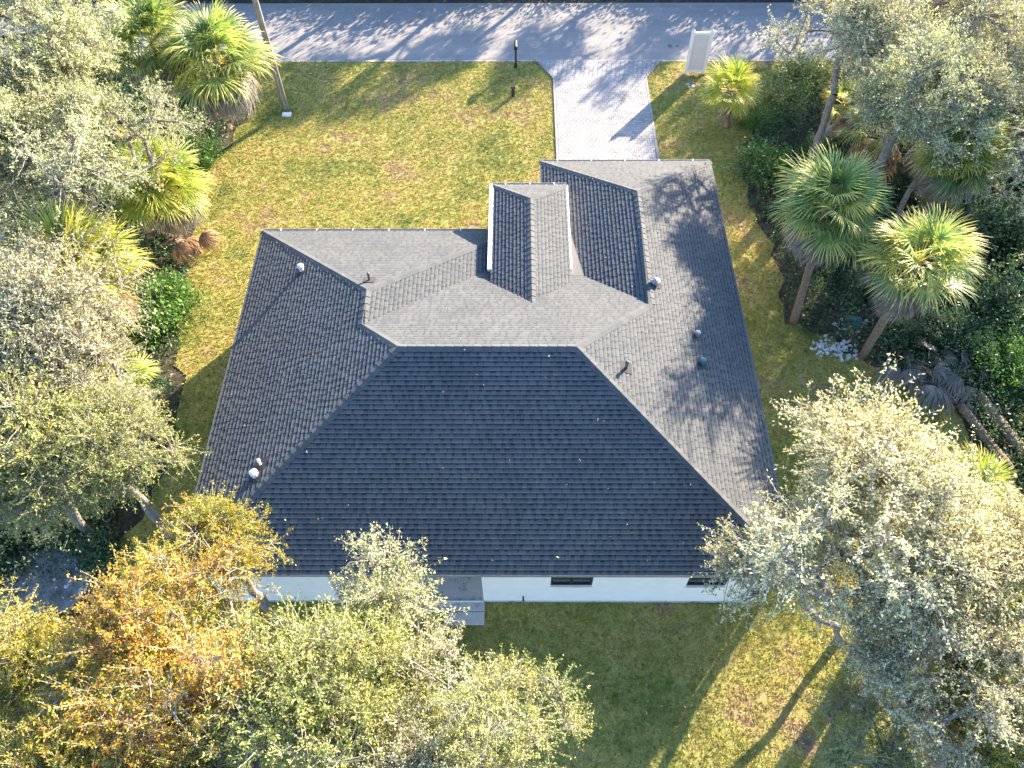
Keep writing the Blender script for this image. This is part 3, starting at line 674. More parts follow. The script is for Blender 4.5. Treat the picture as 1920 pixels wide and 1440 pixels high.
def make_tree(seed, rad, rz, ch, nclump, ntwig, nleaf, leaf=(.078, .036), twig_len=(.4, .95), hang=0.1, trunk_r=.2, inner=.5, lump=.3, fork=.45, lean=(0, 0), flat=-.35, bare=0.0):
    rg = np.random.default_rng(seed)
    lob = unit(rg.normal(size=(7, 3))); amp = rg.uniform(.3, 1, 7)
    T = []
    while len(T) < nclump:
        d = unit(rg.normal(size=3)); 
        if d[2] < flat: continue
        bump_ = (amp*np.clip(lob@d, 0, 1)**4).sum()
        r = (inner+(1-inner)*rg.random()**.5)*(1-lump+lump*1.6*bump_)
        T.append([d[0]*rad*r, d[1]*rad*r, ch+d[2]*rz*r])
    T = np.array(T); T[:, 0] += lean[0]; T[:, 1] += lean[1]
    fz = ch*fork; nodes = [np.array([0., 0, -.1])]; par = [-1]
    nseg = 4
    for i in range(1, nseg+1):
        f = i/nseg; nodes.append(np.array([lean[0]*.5*f**1.5, lean[1]*.5*f**1.5, fz*f])+rg.normal(0, .06, 3)*[1, 1, 0]); par.append(i-1)
    start = nseg; fk = nodes[-1]
    order = np.argsort(np.linalg.norm(T-fk, axis=1)); tips = []
    for ti in order:
        t = T[ti]; N = np.array(nodes[start:]); d = np.linalg.norm(N-t, axis=1)+np.where(N[:, 2] > t[2]+.3, .8, 0)
        j = int(np.argmin(d))+start; a = nodes[j]; L_ = np.linalg.norm(t-a); k = max(1, int(L_/.5)); prev = j
        for s in range(1, k+1):
            f = s/k; p = a+(t-a)*f; p = p+rg.normal(0, .06, 3)*(s < k); p[2] += math.sin(f*math.pi)*.07*L_
            nodes.append(p); par.append(prev); prev = len(nodes)-1
        tips.append(prev)
    nodes = np.array(nodes); cnt = np.zeros(len(nodes))
    for t in tips: cnt[t] += 1
    for i in range(len(nodes)-1, 0, -1): cnt[par[i]] += cnt[i]
    cnt = np.maximum(cnt, 1); rr = trunk_r*(cnt/cnt[0])**.48; rr = np.maximum(rr, .014); rr[0] *= 1.35
    polys = []
    for i in range(1, len(nodes)): polys.append((np.array([nodes[par[i]], nodes[i]]), np.array([rr[par[i]] if rr[par[i]] < rr[i]*2.2 else rr[i]*1.3, rr[i]])))
    V1, F1 = tubes(polys, 6)
    # twigs
    n = len(tips)*ntwig; base = np.repeat(nodes[tips], ntwig, 0); ctr = np.array([lean[0]*.7, lean[1]*.7, ch-.2*rz]); out = unit(base-ctr)
    d = unit(rg.normal(size=(n, 3))+out*.75+np.array([0, 0, .25-hang])); ln = rg.uniform(*twig_len, n)[:, None]
    base = base+rg.normal(0, .1, (n, 3)); mid = base+d*ln*.55+rg.normal(0, .05, (n, 3)); d2 = unit(d+rg.normal(0, .35, (n, 3))-np.array([0, 0, hang])); end = mid+d2*ln*.55
    keep = slice(None); tw = []
    w0 = .013
    side = unit(np.cross(d, rg.normal(size=(n, 3)))); s2 = np.cross(d, side)
    def ring(P, w): return np.stack([P+side*w, P-side*w*.5+s2*w*.87, P-side*w*.5-s2*w*.87], 1)
    TV = np.concatenate([ring(base, w0), ring(mid, w0*.7), ring(end, w0*.3)], 1).reshape(-1, 3)
    b = (np.arange(n)*9)[:, None]; fq = []
    for r_ in (0, 3):
        for k in range(3): fq.append(np.stack([b[:, 0]+r_+k, b[:, 0]+r_+(k+1) % 3, b[:, 0]+r_+3+(k+1) % 3, b[:, 0]+r_+3+k], 1))
    TF = np.concatenate(fq)
    # leaves
    nl = nleaf; f = 1.05-.85*rg.random((n, nl))**1.35; P = np.where(f[..., None] < .5, base[:, None]+(mid-base)[:, None]*(f*2)[..., None], mid[:, None]+(end-mid)[:, None]*(f*2-1)[..., None])
    P = P+rg.normal(0, .035, P.shape)
    LD = unit(d[:, None]*.6+rg.normal(0, .8, P.shape)-np.array([0, 0, hang])); P = P.reshape(-1, 3); LD = LD.reshape(-1, 3)
    clump = np.repeat(np.repeat(rg.normal(0, .09, len(tips)), ntwig), nl); tint = np.clip(rg.normal(.49, .22, len(P))+clump, 0, 1)
    if bare > 0:
        alive = np.repeat(np.repeat(rg.random(len(tips)) > bare, ntwig), nl) | (rg.random(len(P)) < .25); P, LD, tint = P[alive], LD[alive], tint[alive]
    LV, LF = leaf_quads(P, LD, rg.uniform(.6, 1.3, len(P))*leaf[0], rg.uniform(.7, 1.25, len(P))*leaf[1], rg)
    return dict(branch=(V1, F1), twig=(TV, TF), leaf=(LV, LF, tint))
TREES = {}
def tree_meshes(key, **k):
    d = make_tree(**k)
    TREES[key] = (np_mesh('trunk', *d['branch'], M['bark'], smooth=True), np_mesh('twigs', *d['twig'], M['twig']), d['leaf'], k['ch'])
    return d
tree_meshes('big_a', seed=1, rad=3.3, rz=2.3, ch=6.2, nclump=135, ntwig=15, nleaf=27, trunk_r=.27, lump=.35)
tree_meshes('big_b', seed=2, rad=3.0, rz=2.2, ch=6.2, nclump=120, ntwig=15, nleaf=27, trunk_r=.25, lump=.4)
tree_meshes('mid_a', seed=3, rad=2.1, rz=1.9, ch=5.6, nclump=90, ntwig=15, nleaf=27, trunk_r=.17, lump=.4)
tree_meshes('mid_b', seed=4, rad=1.9, rz=1.7, ch=5.6, nclump=75, ntwig=15, nleaf=27, trunk_r=.15, lump=.45)
tree_meshes('fine_a', seed=5, rad=2.2, rz=2.3, ch=6.4, nclump=85, ntwig=14, nleaf=32, leaf=(.08, .034), trunk_r=.16, lump=.55, inner=.35)
tree_meshes('fine_b', seed=6, rad=1.8, rz=2.0, ch=6.2, nclump=62, ntwig=14, nleaf=32, leaf=(.08, .034), trunk_r=.14, lump=.6, inner=.35)
tree_meshes('wispy_a', seed=7, rad=2.4, rz=1.6, ch=4.6, nclump=110, ntwig=15, nleaf=22, leaf=(.085, .036), twig_len=(.5, 1.1), trunk_r=.15, lump=.45, hang=.25)
tree_meshes('wispy_b', seed=8, rad=1.9, rz=1.4, ch=4.4, nclump=75, ntwig=15, nleaf=22, leaf=(.085, .036), twig_len=(.5, 1.1), trunk_r=.13, lump=.5, hang=.25)
tree_meshes('leaning', seed=14, rad=2.25, rz=1.75, ch=6.0, nclump=115, ntwig=15, nleaf=27, trunk_r=.2, lump=.4, lean=(-2.6, -.9))
tree_meshes('bough', seed=12, rad=.75, rz=.6, ch=4.7, nclump=20, ntwig=13, nleaf=24, trunk_r=.09, lump=.5, inner=.2, lean=(-3.3, .3))
tree_meshes('small', seed=9, rad=1.05, rz=1.0, ch=5.0, nclump=32, ntwig=13, nleaf=24, trunk_r=.1, lump=.5, inner=.3)
LEAFMESH = {}
def leaf_mesh(key, mat):
    if (key, mat) not in LEAFMESH:
        LV, LF, t = TREES[key][2]
        if any(k[0] == key for k in LEAFMESH): me = next(v for k, v in LEAFMESH.items() if k[0] == key)
        else: me = np_mesh('crown', LV, LF, M[mat], t)
        LEAFMESH[(key, mat)] = me
    return LEAFMESH[(key, mat)]
trng = random.Random(21)
def tree(px, py, z, key, mat, sc, label, cat='tree', group=None, rz=None, name='oak_tree', world=None):
    """crown centre at height z where pixel (px,py) shows it"""
    ch = TREES[key][3]; c = world if world else at(px, py, z)
    sz = c[2]/ch if world is None else c[2]/ch
    t = empty(name, (c[0], c[1], 0), trng.uniform(0, 6.28) if rz is None else rz)
    # crown keeps its size: crown meshes are shifted, the trunk is stretched to reach the ground
    dz = c[2]-ch*sc
    tag(t, label, cat, group)
    tk = link('trunk', TREES[key][0], t, loc=(0, 0, dz), scale=sc)
    link('twigs', TREES[key][1], t, loc=(0, 0, dz), scale=sc)
    cr_ = link('crown', leaf_mesh(key, mat), t, loc=(0, 0, dz), scale=sc)
    cr_.material_slots[0].link = 'OBJECT'; cr_.material_slots[0].material = M[mat]
    if dz > .05:
        m = MB(); tr0 = (.27 if key.startswith('big') else .14)*sc; m.tube([(.03*math.sin(k*2.3), .03*math.cos(k*1.7), -.2+(dz+.2)*k/6) for k in range(7)], [tr0*(1.25-.2*k/6)*(1+.05*math.sin(k*3)) for k in range(7)], 9); m.build('lower_trunk', M['bark'], t, smooth=True)
    return t
# the two stands of trees and those at the bottom of the picture
tree(35, 100, 6.6, 'big_a', 'oak', 1.1, 'broad grey-green oak filling the top left corner beside the road', name='oak_tree')
tree(120, 285, 5.6, 'big_b', 'oak', .82, 'grey-green oak below the corner oak, next to the leftmost lawn palm', name='oak_tree')
tree(-60, 330, 6.0, 'big_b', 'oak', 1.05, 'oak cut by the left edge between the corner oak and the wispy trees', name='oak_tree')
tree(60, 590, 5.0, 'wispy_a', 'silver', 1.05, 'silvery wispy tree with pale twigs at mid left edge', name='wispy_tree')
tree(150, 700, 4.6, 'wispy_b', 'silver', .8, 'smaller silvery tree behind the palmetto fans on the left', name='wispy_tree')
tree(190, 850, 4.7, 'wispy_a', 'olive', .74, 'yellow-green twiggy tree leaning over the shaded left side lawn', name='wispy_tree')
tree(20, 850, 4.6, 'wispy_b', 'olive', 1.1, 'thin olive tree at the left edge below the silvery one', name='wispy_tree')
AUT = 'autumn trees behind the house'
tree(400, 1005, 6.2, 'fine_b', 'gold', .66, 'golden tree whose tip covers the rear left roof corner', name='autumn_tree')
tree(240, 1225, 7.0, 'fine_a', 'orange', .8, 'bright orange tree in the bottom left below the golden tip', name='autumn_tree')
tree(40, 1240, 6.6, 'fine_b', 'gold', .68, 'yellow tree at the left edge beside the orange one', name='autumn_tree')
tree(355, 1420, 7.0, 'fine_b', 'orange', .76, 'orange tree at the bottom edge right of the yellow-green corner', name='autumn_tree')
tree(120, 1450, 7.0, 'fine_a', 'gold', .75, 'yellow-green tree in the very bottom left corner', name='autumn_tree')
tree(733, 1135, 6.2, 'small', 'oak', .78, 'pale slender treetop rising over the patio and rear eave', name='oak_tree')
tree(650, 1280, 6.3, 'mid_b', 'olive', .72, 'light green tree below the slender treetop by the patio', name='oak_tree')
tree(570, 1340, 7.0, 'mid_a', 'olive', .9, 'yellow-green tree between the orange trees and the patio tree', name='oak_tree')
tree(905, 1385, 6.6, 'mid_b', 'olive', .64, 'rounded light green tree at the edge of the shaded rear lawn', name='oak_tree')
tree(770, 1460, 6.6, 'mid_a', 'silver', .68, 'green tree with bare pale twigs at the bottom centre edge', name='oak_tree')
_b = at(1675, 1005, 6.1); tree(0, 0, 0, 'leaning', 'grey_oak', 1.0, rz=0, world=(_b.x+2.6, _b.y+.9, 6.1), label='large pale grey-green oak beside the rear right roof corner', name='oak_tree')
tree(1770, 1195, 5.3, 'big_b', 'grey_oak', .74, 'pale oak below the large one on the right of the rear lawn', name='oak_tree')
tree(1610, 860, 5.6, 'small', 'grey_oak', 1.15, 'sparse upright treetop above the large pale oak, over the side yard', name='oak_tree')
_b = at(1425, 1050, 4.7); tree(0, 0, 0, 'bough', 'grey_oak', 1.0, 'short pale bough reaching over the rear right eave', name='oak_tree', rz=0, world=(_b.x+3.3, _b.y-.3, 4.7))
tree(1890, 1060, 5.6, 'mid_a', 'grey_oak', .85, 'grey-green tree at the right edge below the yellow palm', name='oak_tree')
tree(1860, 1400, 5.2, 'fine_b', 'gold', .72, 'orange and green tree in the bottom right corner', name='autumn_tree')
tree(1620, 1400, 4.0, 'wispy_b', 'olive', .55, 'low twiggy tree at the bottom edge left of the orange corner tree', name='wispy_tree')
tree(1800, 120, 5.3, 'big_a', 'grey_oak', 1.05, 'huge pale oak with leaning mossy trunk filling the top right', name='oak_tree')
tree(1930, 230, 4.0, 'big_b', 'oak', .95, 'oak at the right edge below the huge top right oak', name='oak_tree')
tree(1610, 60, 6.0, 'mid_a', 'grey_oak', .8, 'yellowish oak bough hanging over the road left of the huge oak', name='oak_tree')
tree(0, 0, 0, 'mid_b', 'oak', .9, 'dark oak crown beneath the huge top right oak', rz=1.0, world=(16.5, 28.5, 4.6))
tree(0, 0, 0, 'mid_a', 'grey_oak', .62, 'pale oak crown directly above the shaded palm on the right', rz=2.0, world=(14.2, 22.3, 6.2))
tree(1700, 200, 5.7, 'mid_b', 'oak', .95, 'grey-green crown over the leaning trunk at upper right', name='oak_tree')

# ------------------------------------------------------------ palms
def frond_mesh(name, seed, mat, fan=.9, pet=.8, nseg=44, dead=False, spread=2.15):
    rg = np.random.default_rng(seed); Vs, Fs, T = [], [], []; base = 0
    def add(V, F, t):
        nonlocal base
        Vs.append(V); Fs.append(np.array(F)+base); T.extend([t]*len(F) if np.isscalar(t) else t); base += len(V)
    # petiole, a flat strip with a keel, bends down slightly
    def arc(s): return np.array([s, 0, -.10*s*s])
    k = 4; P = [arc(pet*i/k) for i in range(k+1)]; w = .018
    V = []
    for p in P: V += [p+[0, w, .004], p+[0, -w, .004], p+[0, 0, -.016]]
    F = [];
    for i in range(k):
        for a, b in ((0, 1), (1, 2), (2, 0)): F.append([i*3+a, i*3+b, (i+1)*3+b, (i+1)*3+a])
    add(np.array(V), F, .75 if not dead else .3)
    hub = arc(pet)
    for i in range(nseg):
        a = (i/(nseg-1)-.5)*2*spread+rg.normal(0, .02); l = fan*(1-.25*abs(a/spread)**2)*rg.uniform(.86, 1.08)
        dirn = np.array([math.cos(a), math.sin(a), 0.0]); side = np.array([-math.sin(a), math.cos(a), 0])
        cost = .22*fan*math.cos(a*.5)  # the costa carries the centre further
        start = hub+np.array([cost*.6, 0, -.02]); arch = -.16 if not dead else -.25
        droop = rg.uniform(.15, .6) if not dead else rg.uniform(.3, .7)
        fold = .10+.08*abs(a)
        pts = []; ws = [.010, .021, .015, .002]; ss = [0, .42, .78, 1.0]
        for s in ss:
            z = fold*s*.6*abs(math.sin(a))+arch*(math.cos(a)*s)*.25-droop*s**3; wob = rg.normal(0, .012)*(s > .5)
            pts.append(start+dirn*l*s*(1-.12*droop*s)+np.array([0, 0, z])+side*wob)
        V = []
        for p, w_ in zip(pts, ws):
            zig = .012 if w_ > .01 else 0
            V += [p+side*w_, p+np.array([0, 0, zig]), p-side*w_]
        F = []; t = []; tb = rg.normal(0, .09)
        for q in range(3):
            for c in (0, 1): F.append([q*3+c, q*3+c+1, (q+1)*3+c+1, (q+1)*3+c]); t.append(float(np.clip([.28, .42, .66][q]+tb+rg.normal(0, .05), 0, 1)))
        add(np.array(V), F, t)
    return np_mesh(name, np.concatenate(Vs), np.concatenate(Fs), mat, T)
FR = [frond_mesh('frond', 30+i, M['palm'], fan=.88+.06*i, pet=.75+.06*i) for i in range(4)]
FD = [frond_mesh('dead_frond', 40+i, M['palm_dead'], fan=.8, pet=.55, nseg=34, dead=True, spread=1.3) for i in range(3)]
BOOT = MB(); BOOT.bar((0, 0, 0), (.12, 0, .16), .07, .02); BOOTM = BOOT.mesh('boot', M['palm_trunk'])
def palm(crown, base, sc, label, mat='palm', nf=34, nd=14, dead='palm_dead', seed=0, elmin=-4, boots=True, name='cabbage_palm'):
    rg = random.Random(seed+77); c = at(*crown); b = at(*base) if base else Vector((c.x, c.y, 0)); b.z = 0
    t = empty(name, b); tag(t, label, 'palm tree')
    rel = c-b; m = MB(); pts = []; rd = []
    for i in range(9):
        f = i/8; pts.append(Vector((rel.x*f**1.1, rel.y*f**1.1, rel.z*f-.1))); rd.append((.145-.04*f if f < .8 else .13)*min(1, .6+.4*sc)*(1+.05*rg.uniform(-1, 1)))
    m.tube(pts, rd, 10); m.build('trunk', M['palm_trunk'], t, smooth=True)
    def put(me, mt, az, el, off, s, nm):
        o_ = link(nm, me, t)
        d = Vector((math.cos(az)*math.cos(el), math.sin(az)*math.cos(el), math.sin(el)))
        # frond local X along d, local Z up as far as possible
        z = Vector((0, 0, 1)) if abs(d.z) < .97 else Vector((-math.cos(az), -math.sin(az), 0)); y_ = z.cross(d).normalized(); z = d.cross(y_)
        rm = Matrix(((d.x, y_.x, z.x), (d.y, y_.y, z.y), (d.z, y_.z, z.z))) @ Matrix.Rotation(rg.uniform(-.5, .5), 3, 'X')
        o_.rotation_euler = rm.to_euler(); o_.location = rel+off; o_.scale = (s,)*3
        if mt: o_.material_slots[0].link = 'OBJECT'; o_.material_slots[0].material = M[mt]
    for i in range(nf):
        f = (i+.5)/nf; el = R(82+(elmin-82)*f**.85)+rg.uniform(-.12, .12); az = i*2.39996+rg.uniform(-.2, .2)
        put(FR[rg.randrange(4)], mat, az, el, Vector((0, 0, -.25*f)), sc*rg.uniform(.85, 1.08), 'frond')
    for i in range(nd):
        az = i*2.39996+rg.uniform(-.3, .3); el = R(rg.uniform(-62, -14))
        put(FD[rg.randrange(3)], dead, az, el, Vector((0, 0, -.25-rg.random()*.35)), sc*rg.uniform(.9, 1.2), 'dead_frond')
    return t
palm((285, 75, 4.8), (335, 235), 1.05, 'left one of the two tall roadside palms beside the utility pole, with grey dead skirt', 'palm', 30, 26, seed=1)
palm((405, 110, 4.4), (425, 225), 1.15, 'right one of the two tall roadside palms, nearest the utility pole, shaggy brown skirt', 'palm', 34, 34, 'palm_dead', seed=2)
palm((298, 345, 3.6), (300, 440), 1.0, 'palm at the left lawn edge above the brown dead fronds', 'palm_yellow', 36, 8, seed=3)
palm((150, 510, 4.2), None, 1.15, 'yellow-green palm between the left oaks and the wispy trees', 'palm_yellow', 34, 6, 'palm_brown', seed=4)
palm((215, 715, 3.0), None, .72, 'small yellow palmetto with few fans in the left thicket', 'palm_yellow', 12, 3, seed=5, name='palmetto')
palm((1372, 165, 1.7), (1362, 238), .72, 'small bright palm on the verge right of the white panel', 'palm_yellow', 24, 4, seed=6)
palm((1552, 385, 4.6), (1487, 606), 1.0, 'blue-green palm with a leaning bare trunk beside the garage side yard', 'palm', 32, 34, seed=7)
palm((1722, 490, 4.6), None, 1.0, 'palm with orange tipped fans right of the leaning trunk palm', 'palm', 24, 24, seed=8)
palm((1800, 285, 3.9), None, 1.0, 'shaded blue-green palm under the top right oaks', 'palm', 32, 14, seed=9)
palm((1660, 250, 2.8), None, .9, 'palm with mostly dead brown fans behind the leaning oak trunk', 'palm', 10, 22, 'palm_brown', seed=10)
palm((1815, 925, 3.8), None, .68, 'bright yellow-green palm on the right among the pale oaks', 'palm_yellow', 34, 4, seed=11)
palm((1895, 1130, 4.0), None, .8, 'dark green palm at the right edge below the yellow one', 'palm', 26, 4, seed=12)
palm((1585, 190, 2.6), None, .55, 'small palm tucked under the leaning oak by the road', 'palm_yellow', 14, 3, seed=14)

# ------------------------------------------------------------ shrubs
def shrub_data(seed, rad, h, ntw, nleaf, leaf=(.10, .055)):
    rg = np.random.default_rng(seed); n = ntw
    d = unit(rg.normal(size=(n, 3))*[1, 1, .6]+[0, 0, .55]); ln = (rad*rg.uniform(.45, 1.05, n))[:, None]; lob = unit(rg.normal(size=(5, 3))); ln = ln*(.75+.6*np.clip(d@lob.T, 0, 1).max(1)**4)[:, None]
    ln = ln*(1+(h/rad-1)*np.clip(d[:, 2:], 0, 1)); base = rg.normal(0, .12*rad, (n, 3))*[1, 1, .2]; base[:, 2] = np.abs(base[:, 2])
    mid = base+d*ln*.5+rg.normal(0, .06, (n, 3)); end = base+d*ln+rg.normal(0, .08, (n, 3))
    side = unit(np.cross(d, rg.normal(size=(n, 3)))); s2 = np.cross(d, side)
    def ring(P, w): return np.stack([P+side*w, P-side*w*.5+s2*w*.87, P-side*w*.5-s2*w*.87], 1)
    TV = np.concatenate([ring(base, .014), ring(mid, .01), ring(end, .004)], 1).reshape(-1, 3); b = np.arange(n)*9; fq = []
    for r_ in (0, 3):
        for k in range(3): fq.append(np.stack([b+r_+k, b+r_+(k+1) % 3, b+r_+3+(k+1) % 3, b+r_+3+k], 1))
    f = rg.uniform(.3, 1.08, (n, nleaf)); P = base[:, None]+(end-base)[:, None]*f[..., None]+rg.normal(0, .085, (n, nleaf, 3))
    LD = unit(d[:, None]*.5+rg.normal(0, .8, P.shape)+[0, 0, .1]); P = P.reshape(-1, 3); LD = LD.reshape(-1, 3); P[:, 2] = np.maximum(P[:, 2], .03)
    t = np.clip(rg.normal(.45, .18, len(P))+np.repeat(rg.normal(0, .08, n), nleaf), 0, 1)
    LV, LF = leaf_quads(P, LD, rg.uniform(.6, 1.3, len(P))*leaf[0], rg.uniform(.7, 1.25, len(P))*leaf[1], rg)
    return np_mesh('stems', TV, np.concatenate(fq), M['twig']), np_mesh('foliage', LV, LF, M['bush'], t)
SH = [shrub_data(60, 1.1, 1.3, 260, 30), shrub_data(61, 1.1, .9, 260, 30), shrub_data(62, .8, 1.5, 200, 32, (.085, .045)), shrub_data(63, 1.4, 1.1, 330, 30)]
def shrub(px, py, v, mat, sc, label, z=0.0, group=None, world=None):
    c = Vector((*world, 0)) if world else at(px, py, z); c.z = 0
    t = empty('shrub', c, trng.uniform(0, 6.28)); tag(t, label, 'shrub', group)
    link('stems', SH[v][0], t, scale=sc); f = link('foliage', SH[v][1], t, scale=sc); f.material_slots[0].link = 'OBJECT'; f.material_slots[0].material = M[mat]
shrub(378, 300, 2, 'bush', 1.15, 'small bright green shrub in front of the two tall roadside palms')
shrub(285, 600, 0, 'bush', 1.35, 'rounded bright green shrub at the left lawn edge')
shrub(320, 560, 1, 'bush', 1.0, 'lower green shrub spreading onto the left lawn')
shrub(1445, 300, 3, 'bush', 1.0, 'green shrub at the lawn edge between garage and leaning oak', .5)
shrub(1420, 215, 2, 'bush', .9, 'upright green shrub right of the small verge palm', .5)
shrub(1540, 290, 1, 'bush', 1.0, 'low green shrub at the foot of the leaning oak', .4)
shrub(1500, 150, 0, 'olive', 1.35, 'yellow-green shrub by the road under the oak bough', .4)
shrub(1470, 180, 2, 'olive', 1.15, 'tall bright shrub between the small verge palm and the oak bough', .6)
MARKS = [(1552, 400, 'leaning trunk palm'), (1722, 500, 'orange tipped palm'), (1800, 290, 'shaded palm under the oaks'), (1745, 705, 'grey frond heap'), (1820, 925, 'bright yellow palm on the right'), (1600, 230, 'leaning oak trunk'),
    (1870, 800, 'fallen palm logs'), (1765, 1195, 'lower pale oak'), (1800, 80, 'huge top right oak'), (1562, 655, 'white rubble pile'), (405, 110, 'two roadside palms'), (298, 345, 'palm at the left lawn edge'), (150, 510, 'yellow-green palm on the left'),
    (60, 1095, 'sandy patch at lower left'), (60, 590, 'silvery wispy tree'), (205, 845, 'yellow-green twiggy tree'), (285, 600, 'bright green shrub at the left lawn'), (70, 90, 'top left corner oak'), (335, 455, 'heap of brown fronds')]
USED = {}
def thicket_label(px, py):
    for mx, my, nm in sorted(MARKS, key=lambda k: (k[0]-px)**2+(k[1]-py)**2):
        dx, dy = px-mx, py-my
        w = ('right of' if dx > 0 else 'left of') if abs(dx) > abs(dy) else ('below' if dy > 0 else 'above')
        l = 'dense dark green shrub ' + w + ' the ' + nm
        if l not in USED: USED[l] = 1; return l
    return l
SG = 'dark understorey shrubs on the right'
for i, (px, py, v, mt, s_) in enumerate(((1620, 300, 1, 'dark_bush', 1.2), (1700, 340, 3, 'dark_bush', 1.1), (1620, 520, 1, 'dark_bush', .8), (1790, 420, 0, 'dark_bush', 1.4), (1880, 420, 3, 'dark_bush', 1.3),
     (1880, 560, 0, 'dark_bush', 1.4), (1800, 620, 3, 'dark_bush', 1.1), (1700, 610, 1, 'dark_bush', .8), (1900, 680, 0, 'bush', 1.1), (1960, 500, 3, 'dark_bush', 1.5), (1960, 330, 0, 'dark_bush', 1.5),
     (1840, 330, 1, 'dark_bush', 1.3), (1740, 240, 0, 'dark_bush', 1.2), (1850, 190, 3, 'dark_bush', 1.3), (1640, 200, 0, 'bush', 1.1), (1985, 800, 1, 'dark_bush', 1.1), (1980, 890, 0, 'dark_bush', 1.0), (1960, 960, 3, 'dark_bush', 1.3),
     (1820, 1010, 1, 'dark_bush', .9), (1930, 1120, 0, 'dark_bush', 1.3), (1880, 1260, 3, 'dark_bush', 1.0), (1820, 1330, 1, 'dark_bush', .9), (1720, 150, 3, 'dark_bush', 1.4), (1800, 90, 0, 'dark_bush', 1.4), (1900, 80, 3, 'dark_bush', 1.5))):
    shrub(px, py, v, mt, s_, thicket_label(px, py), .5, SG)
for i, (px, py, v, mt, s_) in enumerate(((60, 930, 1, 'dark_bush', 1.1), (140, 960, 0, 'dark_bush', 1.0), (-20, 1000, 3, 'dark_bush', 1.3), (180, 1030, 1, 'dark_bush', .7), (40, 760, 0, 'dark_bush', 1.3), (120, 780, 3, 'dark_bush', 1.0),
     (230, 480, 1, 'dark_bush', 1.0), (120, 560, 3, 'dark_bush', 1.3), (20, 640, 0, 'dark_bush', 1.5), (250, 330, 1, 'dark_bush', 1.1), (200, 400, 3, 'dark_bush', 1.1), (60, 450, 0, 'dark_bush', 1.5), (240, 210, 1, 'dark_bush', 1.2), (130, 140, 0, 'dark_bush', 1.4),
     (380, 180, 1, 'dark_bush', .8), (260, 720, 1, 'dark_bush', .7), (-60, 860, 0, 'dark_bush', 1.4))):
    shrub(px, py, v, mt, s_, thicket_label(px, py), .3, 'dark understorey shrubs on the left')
# trees beyond the road: they throw the long shade over it
brng = random.Random(2)
rowt = [(-22, 41.5, 5.0, 1.1), (-15, 42.5, 5.0, 1.0), (-9, 41.5, 4.6, .9), (-4.5, 42, 4.4, .8), (-.5, 41.6, 4.3, .75), (3.5, 42.2, 3.4, .75), (8, 42.5, 3.6, .7), (13, 42.5, 3.2, .7), (18.8, 42, 4.8, .9), (22, 41.5, 6, 1.1), (27, 42, 6.5, 1.2), (33, 42, 7, 1.3)]
for i, (x, y_, z, s_) in enumerate(rowt):
    tree(0, 0, 0, ('mid_a', 'mid_b')[i % 2], 'oak', s_*1.1, 'roadside tree standing beyond the far edge of the road', world=(x, y_, z), group='trees beyond the road', name='roadside_tree')

# tall shrubs right behind the far verge: their shade lies across the road
for i, (x, y_, v, sc_) in enumerate(((-20, 40.6, 0, 1.9), (-17.5, 41, 2, 2.0), (-15, 40.6, 0, 1.8), (-12.5, 41, 2, 2.0), (-10, 40.8, 0, 1.8), (-7.2, 40.6, 2, 1.9), (-5, 41.2, 0, 2.0), (-2.6, 40.8, 2, 1.8), (-.3, 41.2, 0, 1.9),
    (2.2, 40.9, 2, 1.6), (5.0, 41.4, 0, 1.5), (7.6, 41, 2, 1.7), (9.6, 40.7, 0, 1.6), (12.6, 40.7, 2, 2.0), (14.6, 41, 0, 2.0), (16.6, 40.7, 2, 2.1), (18.6, 41, 0, 2.1), (20.6, 40.7, 2, 2.1), (23, 41, 0, 2.1), (25.4, 41, 2, 2.2), (28, 41, 0, 2.2), (-18, 42.6, 0, 2.6), (-14, 42.8, 2, 2.4), (-10.5, 42.6, 0, 2.5), (-6.5, 42.8, 2, 2.4), (-3, 42.6, 0, 2.4), (10.5, 42.4, 0, 2.2), (13.5, 42.5, 2, 2.4), (17, 42.6, 0, 2.6), (20.5, 42.6, 2, 2.6), (24, 42.6, 0, 2.7), (28, 42.6, 2, 2.7))):
    shrub(0, 0, v, 'bush', sc_, 'tall roadside shrub beyond the far edge of the road', group='shrubs beyond the road', world=(x, y_))

# ------------------------------------------------------------ thicket floor
def cover(name, x0, x1, y0, y1, n, label, seed):
    rg = np.random.default_rng(seed); m = n//14; cx = rg.uniform(x0, x1, m); cy = rg.uniform(y0, y1, m)
    near = ~np_inside(lawn_poly, cx, cy) & (cy < ROAD0-.4); cx, cy = cx[near], cy[near]; hgt = .15+.75*np.clip(np.sin(cx*1.3+seed)*np.cos(cy*1.1)+.5+rg.normal(0, .3, len(cx)), 0, 1.2)
    P = np.repeat(np.stack([cx, cy, np.zeros(len(cx))], 1), 14, 0)+rg.normal(0, .16, (len(cx)*14, 3))*[1, 1, 0]; P[:, 2] = np.repeat(hgt, 14)*rg.uniform(.15, 1.05, len(P))
    d = unit(rg.normal(size=(len(P), 3))+[0, 0, .3]); t = np.clip(np.repeat(rg.normal(.42, .14, len(cx)), 14)+rg.normal(0, .14, len(P)), 0, 1)
    V, F = leaf_quads(P, d, rg.uniform(.07, .15, len(P)), rg.uniform(.035, .07, len(P)), rg)
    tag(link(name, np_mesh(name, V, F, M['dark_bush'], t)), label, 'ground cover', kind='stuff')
cover('ground_cover', 9, 24, 6, ROAD0, 120000, 'tangled low green undergrowth on the thicket floor right of the house', 5)
cover('ground_cover', -27, -8, 8, ROAD0, 80000, 'tangled low green undergrowth on the thicket floor left of the house', 6)

